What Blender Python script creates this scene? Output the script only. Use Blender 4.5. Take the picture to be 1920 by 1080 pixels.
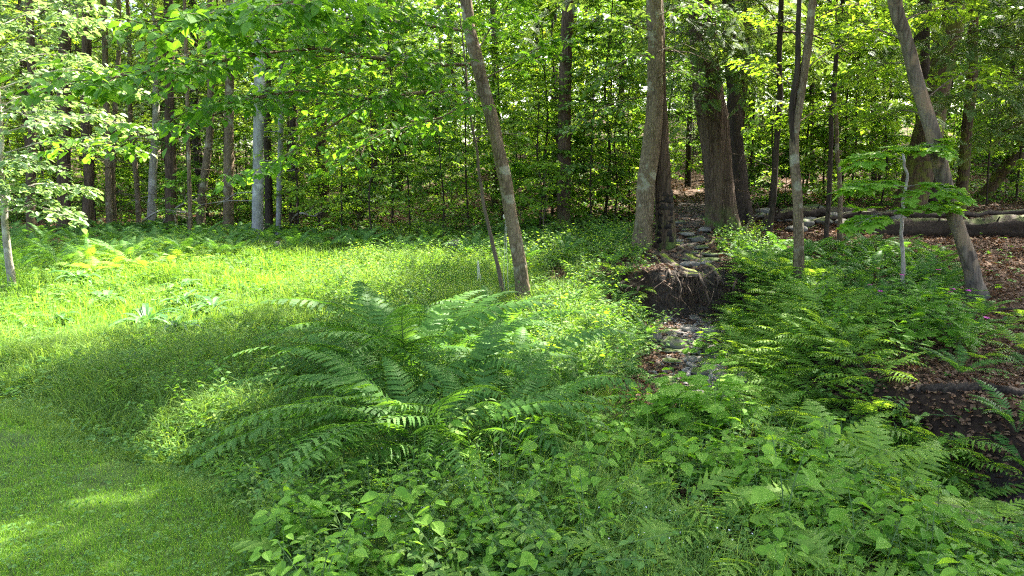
import bpy, math
import numpy as np
from mathutils import Vector

# ------------------------------------------------------------------ camera, sky, sun, exposure
scene = bpy.context.scene
for _o in list(bpy.data.objects):
    bpy.data.objects.remove(_o)
col = scene.collection
FOC = 1300.0            # focal length in pixels of a 1920 wide picture
PITCH = math.radians(9.0)
CAM_Z = 1.6
cd = bpy.data.cameras.new("camera")
cam = bpy.data.objects.new("camera", cd)
col.objects.link(cam)
cd.sensor_width = 36.0
cd.lens = 36.0 * FOC / 1920.0
cd.clip_start = 0.05
cd.clip_end = 1500.0
cam.location = (0, 0, CAM_Z)
cam.rotation_euler = (math.radians(90) - PITCH, 0, 0)
scene.camera = cam

SUN_AZ = math.radians(42)     # from +Y towards +X
SUN_EL = math.radians(54)
world = bpy.data.worlds.new("World")
scene.world = world
world.use_nodes = True
nt = world.node_tree
bg = nt.nodes["Background"]
sky = nt.nodes.new("ShaderNodeTexSky")
sky.sky_type = 'NISHITA'
sky.sun_disc = False
sky.sun_elevation = SUN_EL
sky.sun_rotation = SUN_AZ
sky.air_density = 0.9
sky.dust_density = 5.0
sky.ozone_density = 0.4
nt.links.new(sky.outputs[0], bg.inputs[0])
bg.inputs[1].default_value = 0.15
TO_SUN = np.array([math.cos(SUN_EL) * math.sin(SUN_AZ), math.cos(SUN_EL) * math.cos(SUN_AZ), math.sin(SUN_EL)])
sl = bpy.data.lights.new("sun", 'SUN')
sl.energy = 4.7
sl.angle = math.radians(0.55)
sl.color = (1.0, 0.95, 0.86)
sun = bpy.data.objects.new("sun", sl)
col.objects.link(sun)
sun.rotation_euler = Vector(tuple(TO_SUN)).to_track_quat('Z', 'Y').to_euler()

vs = scene.view_settings
vs.view_transform = 'Standard'
vs.look = 'None'
vs.gamma = 1.0
vs.exposure = 2.97
vs.use_curve_mapping = False
cy = scene.cycles
cy.max_bounces = 10
cy.diffuse_bounces = 7
cy.glossy_bounces = 2
cy.transmission_bounces = 7
cy.transparent_max_bounces = 8
cy.caustics_reflective = False
cy.caustics_refractive = False
cy.use_denoising = False
cy.filter_width = 1.2
cy.sample_clamp_indirect = 2.5

# ------------------------------------------------------------------ helpers
def nrm(a):
    a = np.asarray(a, float)
    return a / np.maximum(np.linalg.norm(a, axis=-1, keepdims=True), 1e-9)

_perm = np.random.RandomState(5).rand(256, 256)
def vnoise(x, y):
    """smooth value noise in 0..1"""
    x = np.asarray(x, float); y = np.asarray(y, float)
    xi = np.floor(x).astype(int); yi = np.floor(y).astype(int)
    fx = x - xi; fy = y - yi
    fx = fx * fx * (3 - 2 * fx); fy = fy * fy * (3 - 2 * fy)
    g = lambda a, b: _perm[a & 255, b & 255]
    return (g(xi, yi) * (1 - fx) + g(xi + 1, yi) * fx) * (1 - fy) + (g(xi, yi + 1) * (1 - fx) + g(xi + 1, yi + 1) * fx) * fy

def sstep(t):
    t = np.clip(t, 0, 1)
    return t * t * (3 - 2 * t)

class Geo:
    """collects vertices and faces; material index per face"""
    def __init__(self):
        self.v = []; self.f = []; self.n = 0
    def add(self, v, f, mi=0):
        v = np.asarray(v, float).reshape(-1, 3)
        f = np.asarray(f, int)
        if len(f):
            self.f.append((f + self.n, mi))
        self.v.append(v)
        self.n += len(v)
    def verts(self):
        return np.concatenate(self.v) if self.v else np.zeros((0, 3))
    def mesh(self, name, mats, smooth=False):
        m = bpy.data.meshes.new(name)
        v = self.verts()
        m.vertices.add(len(v))
        m.vertices.foreach_set("co", v.astype(np.float32).ravel())
        loops = np.concatenate([f.ravel() for f, _ in self.f])
        tot = np.concatenate([np.full(len(f), f.shape[1]) for f, _ in self.f])
        mi = np.concatenate([np.full(len(f), i) for f, i in self.f])
        st = np.concatenate([[0], np.cumsum(tot)[:-1]])
        m.loops.add(len(loops))
        m.loops.foreach_set("vertex_index", loops.astype(np.int32))
        m.polygons.add(len(tot))
        m.polygons.foreach_set("loop_start", st.astype(np.int32))
        m.polygons.foreach_set("material_index", mi.astype(np.int32))
        m.polygons.foreach_set("use_smooth", np.full(len(tot), bool(smooth)))
        for q in (mats if isinstance(mats, (list, tuple)) else [mats]):
            m.materials.append(q)
        m.update(calc_edges=True)
        return m

def put(name, data, parent=None, loc=None, label=None, cat=None, group=None, kind=None, rz=0.0, sc=None, rx=0.0, ry=0.0):
    o = bpy.data.objects.new(name, data)
    col.objects.link(o)
    if parent is not None: o.parent = parent
    if loc is not None: o.location = tuple(float(c) for c in loc)
    o.rotation_euler = (rx, ry, rz)
    if sc is not None: o.scale = (sc, sc, sc) if np.isscalar(sc) else tuple(sc)
    if label: o['label'] = label
    if cat: o['category'] = cat
    if group: o['group'] = group
    if kind: o['kind'] = kind
    return o

def copy_thing(src, loc, rz, sc, label=None, group=None, rx=0.0, ry=0.0):
    c = src.copy(); col.objects.link(c)
    c.location = tuple(float(q) for q in loc); c.rotation_euler = (rx, ry, rz)
    c.scale = (sc, sc, sc) if np.isscalar(sc) else tuple(sc)
    if label: c['label'] = label
    if group: c['group'] = group
    for ch in src.children:
        d = ch.copy(); col.objects.link(d); d.parent = c
    return c

def smooth_path(pts, n):
    """Catmull-Rom through pts"""
    p = np.asarray(pts, float)
    p = np.vstack([2 * p[0] - p[1], p, 2 * p[-1] - p[-2]])
    m = len(p) - 3
    out = []
    for t in np.linspace(0, m - 1e-6, n):
        i = int(t); u = t - i
        a, b, c, d = p[i], p[i + 1], p[i + 2], p[i + 3]
        out.append(.5 * ((2 * b) + (c - a) * u + (2 * a - 5 * b + 4 * c - d) * u * u + (3 * b - 3 * c + d - a) * u ** 3))
    return np.array(out)

def tube(g, pts, rad, sides=6, mi=0, lump=0.0, seed=0, cap=True, flare=None):
    pts = np.asarray(pts, float); n = len(pts)
    rad = np.broadcast_to(np.asarray(rad, float), (n,)) if np.ndim(rad) == 0 else np.interp(np.linspace(0, 1, n), np.linspace(0, 1, len(rad)), rad)
    tan = nrm(np.gradient(pts, axis=0))
    ref = np.array([0.13, 1.0, 0.07]) if abs(tan[:, 1].mean()) < .8 else np.array([1.0, .1, .1])
    x = nrm(np.cross(tan, ref)); y = np.cross(tan, x)
    a = np.linspace(0, 2 * np.pi, sides, endpoint=False)
    r = rad[:, None] * np.ones(sides)[None]
    if lump:
        hh = np.arange(n)[:, None] * 0.45
        r = r * (1 + lump * (2 * vnoise(3 * np.cos(a)[None] + seed + hh * .6, 3 * np.sin(a)[None] + hh + seed * 2) - 1))
    if flare is not None:      # (height in rings, amount, lobes)
        k, am, lob = flare
        w = np.exp(-np.maximum(pts[:, 2] - pts[0, 2] - .1, 0) / (k * .13))[:, None]
        r = r * (1 + am * w * (.6 + .5 * np.cos(a * lob + seed)[None] + .25 * np.cos(a * 2 + seed * 2)[None]))
    v = pts[:, None] + r[..., None] * (np.cos(a)[None, :, None] * x[:, None] + np.sin(a)[None, :, None] * y[:, None])
    i = np.arange(n - 1)[:, None] * sides; j = np.arange(sides)[None]; j2 = (j + 1) % sides
    f = np.stack([i + j, i + sides + j, i + sides + j2, i + j2], -1).reshape(-1, 4)
    v = v.reshape(-1, 3)
    g.add(v, f[:, ::-1], mi)
    if cap:
        base = g.n
        g.add(pts[[-1]], np.zeros((0, 3), int), mi)
        q = base - sides
        tri = np.stack([q + np.arange(sides), np.full(sides, base), q + (np.arange(sides) + 1) % sides], -1)
        g.f.append((tri[:, ::-1], mi))

def rotmats(d, nn):
    """columns X,Y,Z with Y=d and Z near nn"""
    y = nrm(d); x = nrm(np.cross(y, nn)); z = np.cross(x, y)
    return np.stack([x, y, z], -1)

def scatter(g, tv, tf, pos, R, size, mi=0):
    pos = np.asarray(pos); m = len(pos)
    if m == 0: return
    size = np.asarray(size, float)
    if size.ndim == 1: size = size[:, None] * np.ones(3)
    v = np.einsum('mij,mkj->mki', R, tv[None] * size[:, None, :]) + pos[:, None]
    f = tf[None] + (np.arange(m) * len(tv))[:, None, None]
    g.add(v.reshape(-1, 3), f.reshape(-1, tf.shape[1]), mi)

def ray(u, v):
    x = (u - 960) / FOC; zc = -(v - 540) / FOC
    c, s = math.cos(PITCH), math.sin(PITCH)
    return np.array([x, c + zc * s, -s + zc * c])

def at_y(u, v, Y):
    d = ray(u, v)
    return np.array([0, 0, CAM_Z]) + d * (Y / d[1])

# ------------------------------------------------------------------ leaf shapes: unit length along +Y, normal +Z
def strip_leaf(prof, fold=.12, droop=.15, wav=0.0):
    """prof: list of (t, half width); rows left / mid / right"""
    v = []; f = []
    for k, (t, w) in enumerate(prof):
        z = -droop * t * t
        e = fold * w * 2 + wav * (1 if k % 2 else -1)
        v += [(-w, t, z + e), (0, t, z), (w, t, z + e)]
    for k in range(len(prof) - 1):
        a = 3 * k
        f += [(a, a + 1, a + 4, a + 3), (a + 1, a + 2, a + 5, a + 4)]
    return np.array(v, float), np.array(f, int)

LO = (np.array([(0, 0, 0), (-.3, .42, .07), (0, 1, -.1), (.3, .42, .07)], float), np.array([(0, 3, 2), (0, 2, 1)], int))
MD = strip_leaf([(0, .02), (.2, .24), (.5, .31), (.78, .18), (1, .01)], droop=.2)
OV = strip_leaf([(0, .015), (.07, .12), (.2, .27), (.4, .35), (.6, .31), (.8, .17), (.93, .05), (1.04, .004)], droop=.22, fold=.16)
HEART = strip_leaf([(0, .10), (-.06, .24), (.06, .37), (.25, .44), (.45, .41), (.65, .29), (.82, .14), (1.0, .01)], droop=.2, fold=.1)
GRAS = (np.array([(-.5, 0, 0), (.5, 0, 0), (-.38, .5, .06), (.38, .5, .06), (0, 1, .3)], float), None)

def fan_leaf(outline, z=.05):
    o = np.array(outline, float)
    v = np.vstack([[0, .32], o])
    r = np.linalg.norm(v - v[0], axis=1)
    zz = -z * r * 1.6 + z * .8 * (np.arange(len(v)) % 2)
    v3 = np.column_stack([v, zz])
    n = len(o)
    f = np.array([(0, 1 + (i + 1) % n, 1 + i) for i in range(n)])
    return v3, f
_half = [(.0, 0), (.13, .02), (.36, -.06), (.30, .10), (.50, .18), (.66, .36), (.44, .38), (.46, .52), (.27, .50), (.22, .62), (.24, .78), (.12, .82)]
MAPLE = fan_leaf([(-x, y) for x, y in _half] + [(0, 1.04)] + [(x, y) for x, y in _half[::-1][:-1]])
_half = [(.0, 0), (.16, -.10), (.34, -.06), (.42, .12), (.40, .22), (.60, .36), (.58, .50), (.40, .50), (.34, .62), (.30, .80), (.14, .90)]
BROADLOBE = fan_leaf([(-x, y) for x, y in _half] + [(0, 1.04)] + [(x, y) for x, y in _half[::-1][:-1]], z=.03)

def sprig(n=8, spread=.30, w=.05):
    """flat conifer spray made of thin leaflets both sides of a fine twig"""
    V = []; F = []
    def quad(a, b, w):
        d = nrm(b - a); s = np.array([d[1], -d[0], 0]) * w
        k = len(V)
        V.extend([a, a * .4 + b * .6 - s, b, a * .4 + b * .6 + s]); F.append((k, k + 3, k + 2, k + 1))
    for i in range(n):
        t = (i + .6) / n
        l = spread * (1.05 - t) + .06
        for s in (-1, 1):
            a = np.array([0, t * .95, -.1 * t * t])
            b = a + np.array([s * l * .8, l * .62, -.08 * l])
            quad(a, b, w)
    quad(np.array([0, 0, 0.]), np.array([0, 1.05, -.1]), .018)
    return np.array(V), np.array(F)
SPRIG = sprig()

# ------------------------------------------------------------------ materials
def new_mat(name):
    m = bpy.data.materials.new(name); m.use_nodes = True
    n = m.node_tree; n.nodes.clear()
    out = n.nodes.new("ShaderNodeOutputMaterial")
    return m, n, out

def ramp(n, fac, cols):
    r = n.nodes.new("ShaderNodeValToRGB")
    e = r.color_ramp.elements
    while len(e) < len(cols): e.new(.5)
    for k, (p, c) in enumerate(cols):
        e[k].position = p; e[k].color = (c[0], c[1], c[2], 1)
    n.links.new(fac, r.inputs[0])
    return r.outputs[0]

def leaf_mat(name, dark, mid, light, trans=.42, tcol=(1.95, 1.85, .7), rough=.55, spec=.18, odd=None):
    m, n, out = new_mat(name)
    L = n.links.new
    geo = n.nodes.new("ShaderNodeNewGeometry")
    oi = n.nodes.new("ShaderNodeObjectInfo")
    add = n.nodes.new("ShaderNodeMath"); add.operation = 'MULTIPLY_ADD'
    L(oi.outputs["Random"], add.inputs[0]); add.inputs[1].default_value = .3
    mul = n.nodes.new("ShaderNodeMath"); mul.operation = 'MULTIPLY'
    L(geo.outputs["Random Per Island"], mul.inputs[0]); mul.inputs[1].default_value = .7
    L(mul.outputs[0], add.inputs[2])
    cols = [(0.0, dark), (.5, mid), (.93, light)]
    if odd: cols += [(.985, odd)]
    c = ramp(n, add.outputs[0], cols)
    p = n.nodes.new("ShaderNodeBsdfPrincipled")
    L(c, p.inputs["Base Color"])
    p.inputs["Roughness"].default_value = rough
    p.inputs["Specular IOR Level"].default_value = spec
    t = n.nodes.new("ShaderNodeBsdfTranslucent")
    mx = n.nodes.new("ShaderNodeMix"); mx.data_type = 'RGBA'; mx.blend_type = 'MULTIPLY'
    mx.inputs[0].default_value = 1.0
    L(c, mx.inputs[6]); mx.inputs[7].default_value = (tcol[0], tcol[1], tcol[2], 1)
    L(mx.outputs[2], t.inputs[0])
    ms = n.nodes.new("ShaderNodeMixShader")
    ms.inputs[0].default_value = trans
    L(p.outputs[0], ms.inputs[1]); L(t.outputs[0], ms.inputs[2])
    L(ms.outputs[0], out.inputs[0])
    return m

def bark_mat(name, dark, light, scale=9.0, stretch=.18, moss=None, bump=.6, patch=None, patch_thr=.6, ridge=True):
    m, n, out = new_mat(name)
    L = n.links.new
    tc = n.nodes.new("ShaderNodeTexCoord")
    mp = n.nodes.new("ShaderNodeMapping"); mp.inputs["Scale"].default_value = (1, 1, stretch)
    L(tc.outputs["Object"], mp.inputs[0])
    vo = n.nodes.new("ShaderNodeTexVoronoi"); vo.feature = 'DISTANCE_TO_EDGE' if ridge else 'F1'
    vo.inputs["Scale"].default_value = scale * 3
    no = n.nodes.new("ShaderNodeTexNoise"); no.inputs["Scale"].default_value = scale; no.inputs["Detail"].default_value = 6
    L(mp.outputs[0], vo.inputs[0]); L(mp.outputs[0], no.inputs[0])
    n2 = n.nodes.new("ShaderNodeTexNoise"); n2.inputs["Scale"].default_value = 4.5; n2.inputs["Detail"].default_value = 4
    L(tc.outputs["Object"], n2.inputs[0])
    mul = n.nodes.new("ShaderNodeMath"); mul.operation = 'MULTIPLY_ADD'
    L(vo.outputs["Distance"], mul.inputs[0]); mul.inputs[1].default_value = 1.2 if ridge else .5
    L(no.outputs[0], mul.inputs[2])
    c = ramp(n, mul.outputs[0], [(.3, dark), (.85, light)])
    if patch:
        r2 = ramp(n, n2.outputs[0], [(patch_thr - .04, (0, 0, 0)), (patch_thr + .04, (1, 1, 1))])
        mx = n.nodes.new("ShaderNodeMix"); mx.data_type = 'RGBA'
        L(r2, mx.inputs[0]); L(c, mx.inputs[6]); mx.inputs[7].default_value = (*patch, 1)
        c = mx.outputs[2]
    if moss:
        col_, hgt, amt = moss
        sx = n.nodes.new("ShaderNodeSeparateXYZ"); L(tc.outputs["Object"], sx.inputs[0])
        mr = n.nodes.new("ShaderNodeMapRange"); L(sx.outputs["Z"], mr.inputs[0])
        mr.inputs[1].default_value = 0; mr.inputs[2].default_value = hgt; mr.inputs[3].default_value = amt; mr.inputs[4].default_value = 0
        a = n.nodes.new("ShaderNodeMath"); a.operation = 'MULTIPLY'
        r3 = ramp(n, n2.outputs[0], [(.42, (0, 0, 0)), (.58, (1, 1, 1))])
        L(mr.outputs[0], a.inputs[0]); L(r3, a.inputs[1])
        mx = n.nodes.new("ShaderNodeMix"); mx.data_type = 'RGBA'
        L(a.outputs[0], mx.inputs[0]); L(c, mx.inputs[6]); mx.inputs[7].default_value = (*col_, 1)
        c = mx.outputs[2]
    p = n.nodes.new("ShaderNodeBsdfPrincipled"); L(c, p.inputs["Base Color"])
    p.inputs["Roughness"].default_value = .9; p.inputs["Specular IOR Level"].default_value = .2
    b = n.nodes.new("ShaderNodeBump"); b.inputs["Strength"].default_value = bump; b.inputs["Distance"].default_value = .03
    L(mul.outputs[0], b.inputs["Height"]); L(b.outputs[0], p.inputs["Normal"])
    L(p.outputs[0], out.inputs[0])
    return m

def plain_mat(name, a, b, scale=12, rough=.85, bump=.3, spec=.25, moss=None):
    m, n, out = new_mat(name)
    L = n.links.new
    tc = n.nodes.new("ShaderNodeTexCoord")
    no = n.nodes.new("ShaderNodeTexNoise"); no.inputs["Scale"].default_value = scale; no.inputs["Detail"].default_value = 6
    L(tc.outputs["Object"], no.inputs[0])
    geo = n.nodes.new("ShaderNodeNewGeometry")
    ad = n.nodes.new("ShaderNodeMath"); ad.operation = 'MULTIPLY_ADD'; ad.inputs[1].default_value = .45
    L(geo.outputs["Random Per Island"], ad.inputs[0])
    s = n.nodes.new("ShaderNodeMath"); s.operation = 'MULTIPLY'; s.inputs[1].default_value = .7
    L(no.outputs[0], s.inputs[0]); L(s.outputs[0], ad.inputs[2])
    c = ramp(n, ad.outputs[0], [(.25, a), (.8, b)])
    if moss:
        sx = n.nodes.new("ShaderNodeSeparateXYZ"); L(geo.outputs["Normal"], sx.inputs[0])
        n2 = n.nodes.new("ShaderNodeTexNoise"); n2.inputs["Scale"].default_value = 5; n2.inputs["Detail"].default_value = 5
        L(tc.outputs["Object"], n2.inputs[0])
        q = n.nodes.new("ShaderNodeMath"); q.operation = 'MULTIPLY'
        L(sx.outputs["Z"], q.inputs[0]); L(n2.outputs[0], q.inputs[1])
        r = ramp(n, q.outputs[0], [(moss[1], (0, 0, 0)), (moss[1] + .12, (1, 1, 1))])
        mx = n.nodes.new("ShaderNodeMix"); mx.data_type = 'RGBA'
        L(r, mx.inputs[0]); L(c, mx.inputs[6]); mx.inputs[7].default_value = (*moss[0], 1)
        c = mx.outputs[2]
    p = n.nodes.new("ShaderNodeBsdfPrincipled"); L(c, p.inputs["Base Color"])
    p.inputs["Roughness"].default_value = rough; p.inputs["Specular IOR Level"].default_value = spec
    b_ = n.nodes.new("ShaderNodeBump"); b_.inputs["Strength"].default_value = bump; b_.inputs["Distance"].default_value = .02
    L(no.outputs[0], b_.inputs["Height"]); L(b_.outputs[0], p.inputs["Normal"])
    L(p.outputs[0], out.inputs[0])
    return m

M = {}
M['leaf'] = leaf_mat('leaf_green', (.035, .085, .018), (.07, .15, .026), (.13, .23, .045), trans=.44)
M['leaf_yellow'] = leaf_mat('leaf_yellow_green', (0.08, 0.165, 0.0179), (0.15, 0.26, 0.0279), (0.23, 0.34, 0.0502), trans=.52, odd=(0.3, 0.3, 0.0432))
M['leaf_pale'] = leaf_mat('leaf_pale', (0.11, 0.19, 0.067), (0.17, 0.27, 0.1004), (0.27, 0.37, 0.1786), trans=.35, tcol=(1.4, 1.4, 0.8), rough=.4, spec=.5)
M['leaf_near'] = leaf_mat('leaf_near', (0.05, 0.135, 0.0134), (0.08, 0.19, 0.0201), (0.12, 0.25, 0.0335), trans=.52)
M['needle'] = leaf_mat('hemlock_needle', (.06, .11, .03), (.10, .165, .045), (.16, .23, .08), trans=.38)
M['fern'] = leaf_mat('fern_green', (.04, .115, .02), (.07, .165, .03), (.115, .235, .05), trans=.4)
M['fern_dark'] = leaf_mat('fern_mid_green', (.042, .115, .018), (.07, .165, .027), (.12, .235, .045), trans=.4)
M['fern_light'] = leaf_mat('fern_light', (.11, .21, .03), (.165, .285, .042), (.23, .36, .065), trans=.45)
M['herb'] = leaf_mat('herb_green', (.08, .19, .018), (.125, .26, .026), (.19, .34, .042), trans=.43)
M['herb_bright'] = leaf_mat('herb_bright', (.10, .23, .02), (.15, .30, .03), (.22, .37, .05), trans=.45)
M['grass'] = leaf_mat('grass_blade', (.085, .19, .022), (.135, .265, .032), (.21, .34, .055), trans=.44, odd=(.28, .28, .1))
M['grass_long'] = leaf_mat('grass_long', (.075, .155, .028), (.125, .22, .044), (.21, .30, .075), trans=.42, odd=(.32, .3, .12))
M['cover'] = leaf_mat('cover_leaf', (.045, .12, .022), (.085, .185, .034), (.15, .26, .055), trans=.38)
M['hosta'] = leaf_mat('hosta_leaf', (.04, .12, .035), (.07, .17, .05), (.11, .22, .08), trans=.3, tcol=(1.3, 1.5, .7), spec=.4, rough=.42)
M['twig'] = plain_mat('twig_wood', (.05, .035, .022), (.13, .10, .07), bump=0)
M['stalk'] = plain_mat('green_stalk', (.06, .11, .03), (.10, .16, .05), bump=0)
M['bark_smooth'] = bark_mat('bark_smooth', (.05, .034, .02), (.19, .14, .085), scale=9, stretch=.35, patch=(.25, .225, .155), patch_thr=.60, moss=((.05, .07, .015), .6, .8), bump=.7, ridge=True)
M['bark_brown'] = bark_mat('bark_brown', (.025, .015, .009), (.105, .07, .045), scale=7, stretch=.16, moss=((.07, .11, .02), .6, .9), bump=1.0)
M['bark_dark'] = bark_mat('bark_dark', (.014, .010, .007), (.055, .039, .027), scale=9, stretch=.2, bump=.6)
M['bark_grey'] = bark_mat('bark_grey', (.09, .085, .075), (.24, .235, .22), scale=12, stretch=.4, patch=(.36, .36, .34), patch_thr=.6, bump=.3, ridge=False)
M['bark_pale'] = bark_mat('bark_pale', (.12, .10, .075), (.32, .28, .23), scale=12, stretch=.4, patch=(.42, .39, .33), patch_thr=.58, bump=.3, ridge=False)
M['bark_mossy'] = bark_mat('bark_mossy', (.02, .014, .008), (.09, .058, .03), scale=7, stretch=.18, patch=(.09, .09, .016), patch_thr=.53, bump=.9)
M['bark_worn'] = bark_mat('bark_worn', (.045, .034, .024), (.17, .135, .095), scale=6, stretch=.12, patch=(.21, .15, .09), patch_thr=.58, moss=((.05, .05, .046), .55, 1.0), bump=.7)
M['log'] = plain_mat('log_bark', (.008, .006, .004), (.05, .033, .02), scale=16, bump=1.0, moss=((.07, .08, .022), .38))
M['root'] = plain_mat('root_wood', (.018, .012, .008), (.085, .06, .04), scale=14, bump=.5)
M['root_moss'] = plain_mat('root_moss', (.05, .036, .024), (.17, .13, .09), scale=14, bump=.6, moss=((.16, .2, .02), .36))
M['rock'] = plain_mat('rock', (.045, .04, .032), (.19, .175, .15), scale=7, bump=.6)
M['rock_moss'] = plain_mat('rock_moss', (.04, .036, .028), (.15, .14, .115), scale=7, bump=.6, moss=((.07, .10, .02), .32))
M['pebble'] = plain_mat('pebble', (.05, .043, .036), (.24, .22, .20), scale=9, bump=.4)
M['litter'] = leaf_mat('dead_leaf', (.06, .03, .016), (.13, .07, .038), (.27, .17, .10), trans=.15, tcol=(1.2, 1, .7), spec=.2, rough=.7)
M['soil'] = plain_mat('soil_clod', (.022, .014, .009), (.11, .07, .045), scale=20, bump=.8)
M['petal'] = leaf_mat('petal_magenta', (.45, .05, .32), (.6, .09, .42), (.7, .16, .5), trans=.35, tcol=(1.2, 1, 1.1))
M['white_petal'] = leaf_mat('petal_white', (.6, .62, .66), (.7, .72, .78), (.8, .8, .82), trans=.3, tcol=(1, 1, 1))
M['cord'] = plain_mat('cord', (.45, .44, .36), (.6, .58, .5), bump=0)
M['black'] = plain_mat('black_metal', (.012, .012, .012), (.03, .03, .03), bump=0, spec=.5, rough=.4)
M['ribbed'] = plain_mat('ribbed_bark', (.008, .006, .005), (.035, .026, .02), scale=18, bump=1.0)
# ------------------------------------------------------------------ terrain
STREAM = np.array([(14, .5, -1.1), (9, 1.6, -1.0), (6, 2.6, -.88), (4.3, 3.4, -.78), (3.1, 4.2, -.70), (2.35, 5.4, -.62), (2.12, 6.9, -.52),
                   (2.4, 8.5, -.42), (2.62, 9.72, -.38), (2.68, 9.98, .26), (3.0, 12, .42), (3.6, 14, .62), (4.6, 18, 1.0), (6.5, 26, 1.9), (9, 40, 3.3)])
def stream_info(x, y):
    """distance to the stream line, bed height there, signed side (+ = right bank)"""
    x = np.asarray(x, float); y = np.asarray(y, float)
    best = np.full(x.shape, 1e9); zb = np.zeros(x.shape); side = np.zeros(x.shape); ss = np.zeros(x.shape)
    for k in range(len(STREAM) - 1):
        a, b = STREAM[k], STREAM[k + 1]
        d = b[:2] - a[:2]; L2 = d @ d
        t = np.clip(((x - a[0]) * d[0] + (y - a[1]) * d[1]) / L2, 0, 1)
        px = a[0] + t * d[0]; py = a[1] + t * d[1]
        dd = np.hypot(x - px, y - py)
        m = dd < best
        best = np.where(m, dd, best); zb = np.where(m, a[2] + t * (b[2] - a[2]), zb)
        side = np.where(m, (x - px) * d[1] - (y - py) * d[0], side)
        ss = np.where(m, k + t, ss)
    return best, zb, np.sign(side), ss

def height(x, y):
    x = np.asarray(x, float); y = np.asarray(y, float)
    x0, y0 = x, y
    wb = np.exp(-((y - 9.8) / 1.6) ** 2) * (x > .5) * (x < 5)
    x = x + wb * .35 * (vnoise(x0 * 2.3 + 3, y0 * 2.3 + 8) - .5); y = y + wb * (.55 * (vnoise(x0 * 1.9 + 13, y0 * 1.7) - .5) + .25 * (vnoise(x0 * 5.2, y0 * 4.7) - .5) - .22 * (x0 - 2.6))
    d, zb, sd, ss = stream_info(x, y)
    left = -.03 + .018 * np.maximum(y - 5, 0) + .05 * sstep((x + 1) / 3) * sstep((y - 8) / 3) * 3
    right = -.06 + .066 * np.clip(y - 5.6, -1, 12) + .02 * np.clip(x - 4, 0, 10)
    w = sstep(.5 + sd * np.minimum(d, .9) / 1.8)
    base = left * (1 - w) + right * w
    hill = .105 * np.clip(y - 17, 0, 60) * sstep((x + 9) / 12) + .022 * np.clip(y - 20, 0, 80) + .05 * np.clip(y - 75, 0, 60)
    base = base + hill
    base = base + .05 * (vnoise(x * .9, y * .9) - .5) + .10 * (vnoise(x * .3 + 9, y * .3) - .5) * sstep(y / 8) + .025 * (vnoise(x * 2.6, y * 2.6 + 4) - .5)
    # fold between the mown strip and the rough grass in the lower left
    base = base - .17 * np.exp(-((y - (3.9 - .62 * (x + 1.6))) / .34) ** 2) * sstep((-.2 - x) / 1.2)
    bedw = np.where(sd > 0, .30, .40) + .25 * np.exp(-((ss - 7.2) / 1.2) ** 2) + .15 * vnoise(x * 1.3 + 3, y * 1.3)
    bank = np.where(sd > 0, .62, .95) * np.where(y > 10, 1.3, 1.0)
    t = sstep((d - bedw) / bank)
    zb = zb + .06 * (vnoise(x * 3.1, y * 3.1) - .5)
    far = sstep((y - 20) / 6)
    t = t + (1 - t) * far
    return zb * (1 - t) + base * t

def hz(x, y):
    return float(height(np.array([x]), np.array([y]))[0])

def hit(u, v, lo=1.5, hi=70):
    """where the sight line through a point of the photograph meets the ground"""
    d = ray(u, v)
    t = np.linspace(lo, hi, 2400) / d[1]
    p = np.array([0, 0, CAM_Z]) + t[:, None] * d
    below = p[:, 2] < height(p[:, 0], p[:, 1])
    i = int(np.argmax(below)) if below.any() else len(t) - 1
    q = p[i].copy(); q[2] = hz(q[0], q[1])
    return q

def hits(uv):
    """vectorised hit"""
    uv = np.asarray(uv, float); out = []
    Y = np.concatenate([np.arange(1.5, 16, .03), np.arange(16, 60, .15)])
    for s in range(0, len(uv), 200):
        c = uv[s:s + 200]
        x = (c[:, 0] - 960) / FOC; zc = -(c[:, 1] - 540) / FOC
        cc, sn = math.cos(PITCH), math.sin(PITCH)
        dy = cc + zc * sn; dz = -sn + zc * cc
        X = (x / dy)[:, None] * Y[None]; Z = CAM_Z + (dz / dy)[:, None] * Y[None]
        H = height(X, np.broadcast_to(Y, X.shape))
        b = Z < H
        i = np.where(b.any(1), b.argmax(1), len(Y) - 1)
        r = np.arange(len(c))
        out.append(np.column_stack([X[r, i], Y[i], H[r, i]]))
    return np.concatenate(out)

def inpoly(P, poly):
    P = np.asarray(P); x, y = P[:, 0], P[:, 1]
    r = np.zeros(len(P), bool); n = len(poly)
    for i in range(n):
        x1, y1 = poly[i]; x2, y2 = poly[(i + 1) % n]
        if y1 == y2: continue
        c = ((y1 > y) != (y2 > y)) & (x < (x2 - x1) * (y - y1) / (y2 - y1) + x1)
        r ^= c
    return r

def px_scatter(poly, n, seed, mind=0.0):
    """n ground points spread over a region given by its outline in the photograph"""
    rng = np.random.RandomState(seed)
    a = np.array(poly, float); lo = a.min(0); hi = a.max(0)
    c = rng.rand(n * 12, 2) * (hi - lo) + lo
    c = c[inpoly(c, poly)]
    p = hits(c[:n * 5])
    if not mind: return p[:n]
    keep = []
    for q in p:
        if all((q[0] - k[0]) ** 2 + (q[1] - k[1]) ** 2 > mind * mind for k in keep):
            keep.append(q)
            if len(keep) >= n: break
    return np.array(keep)

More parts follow.
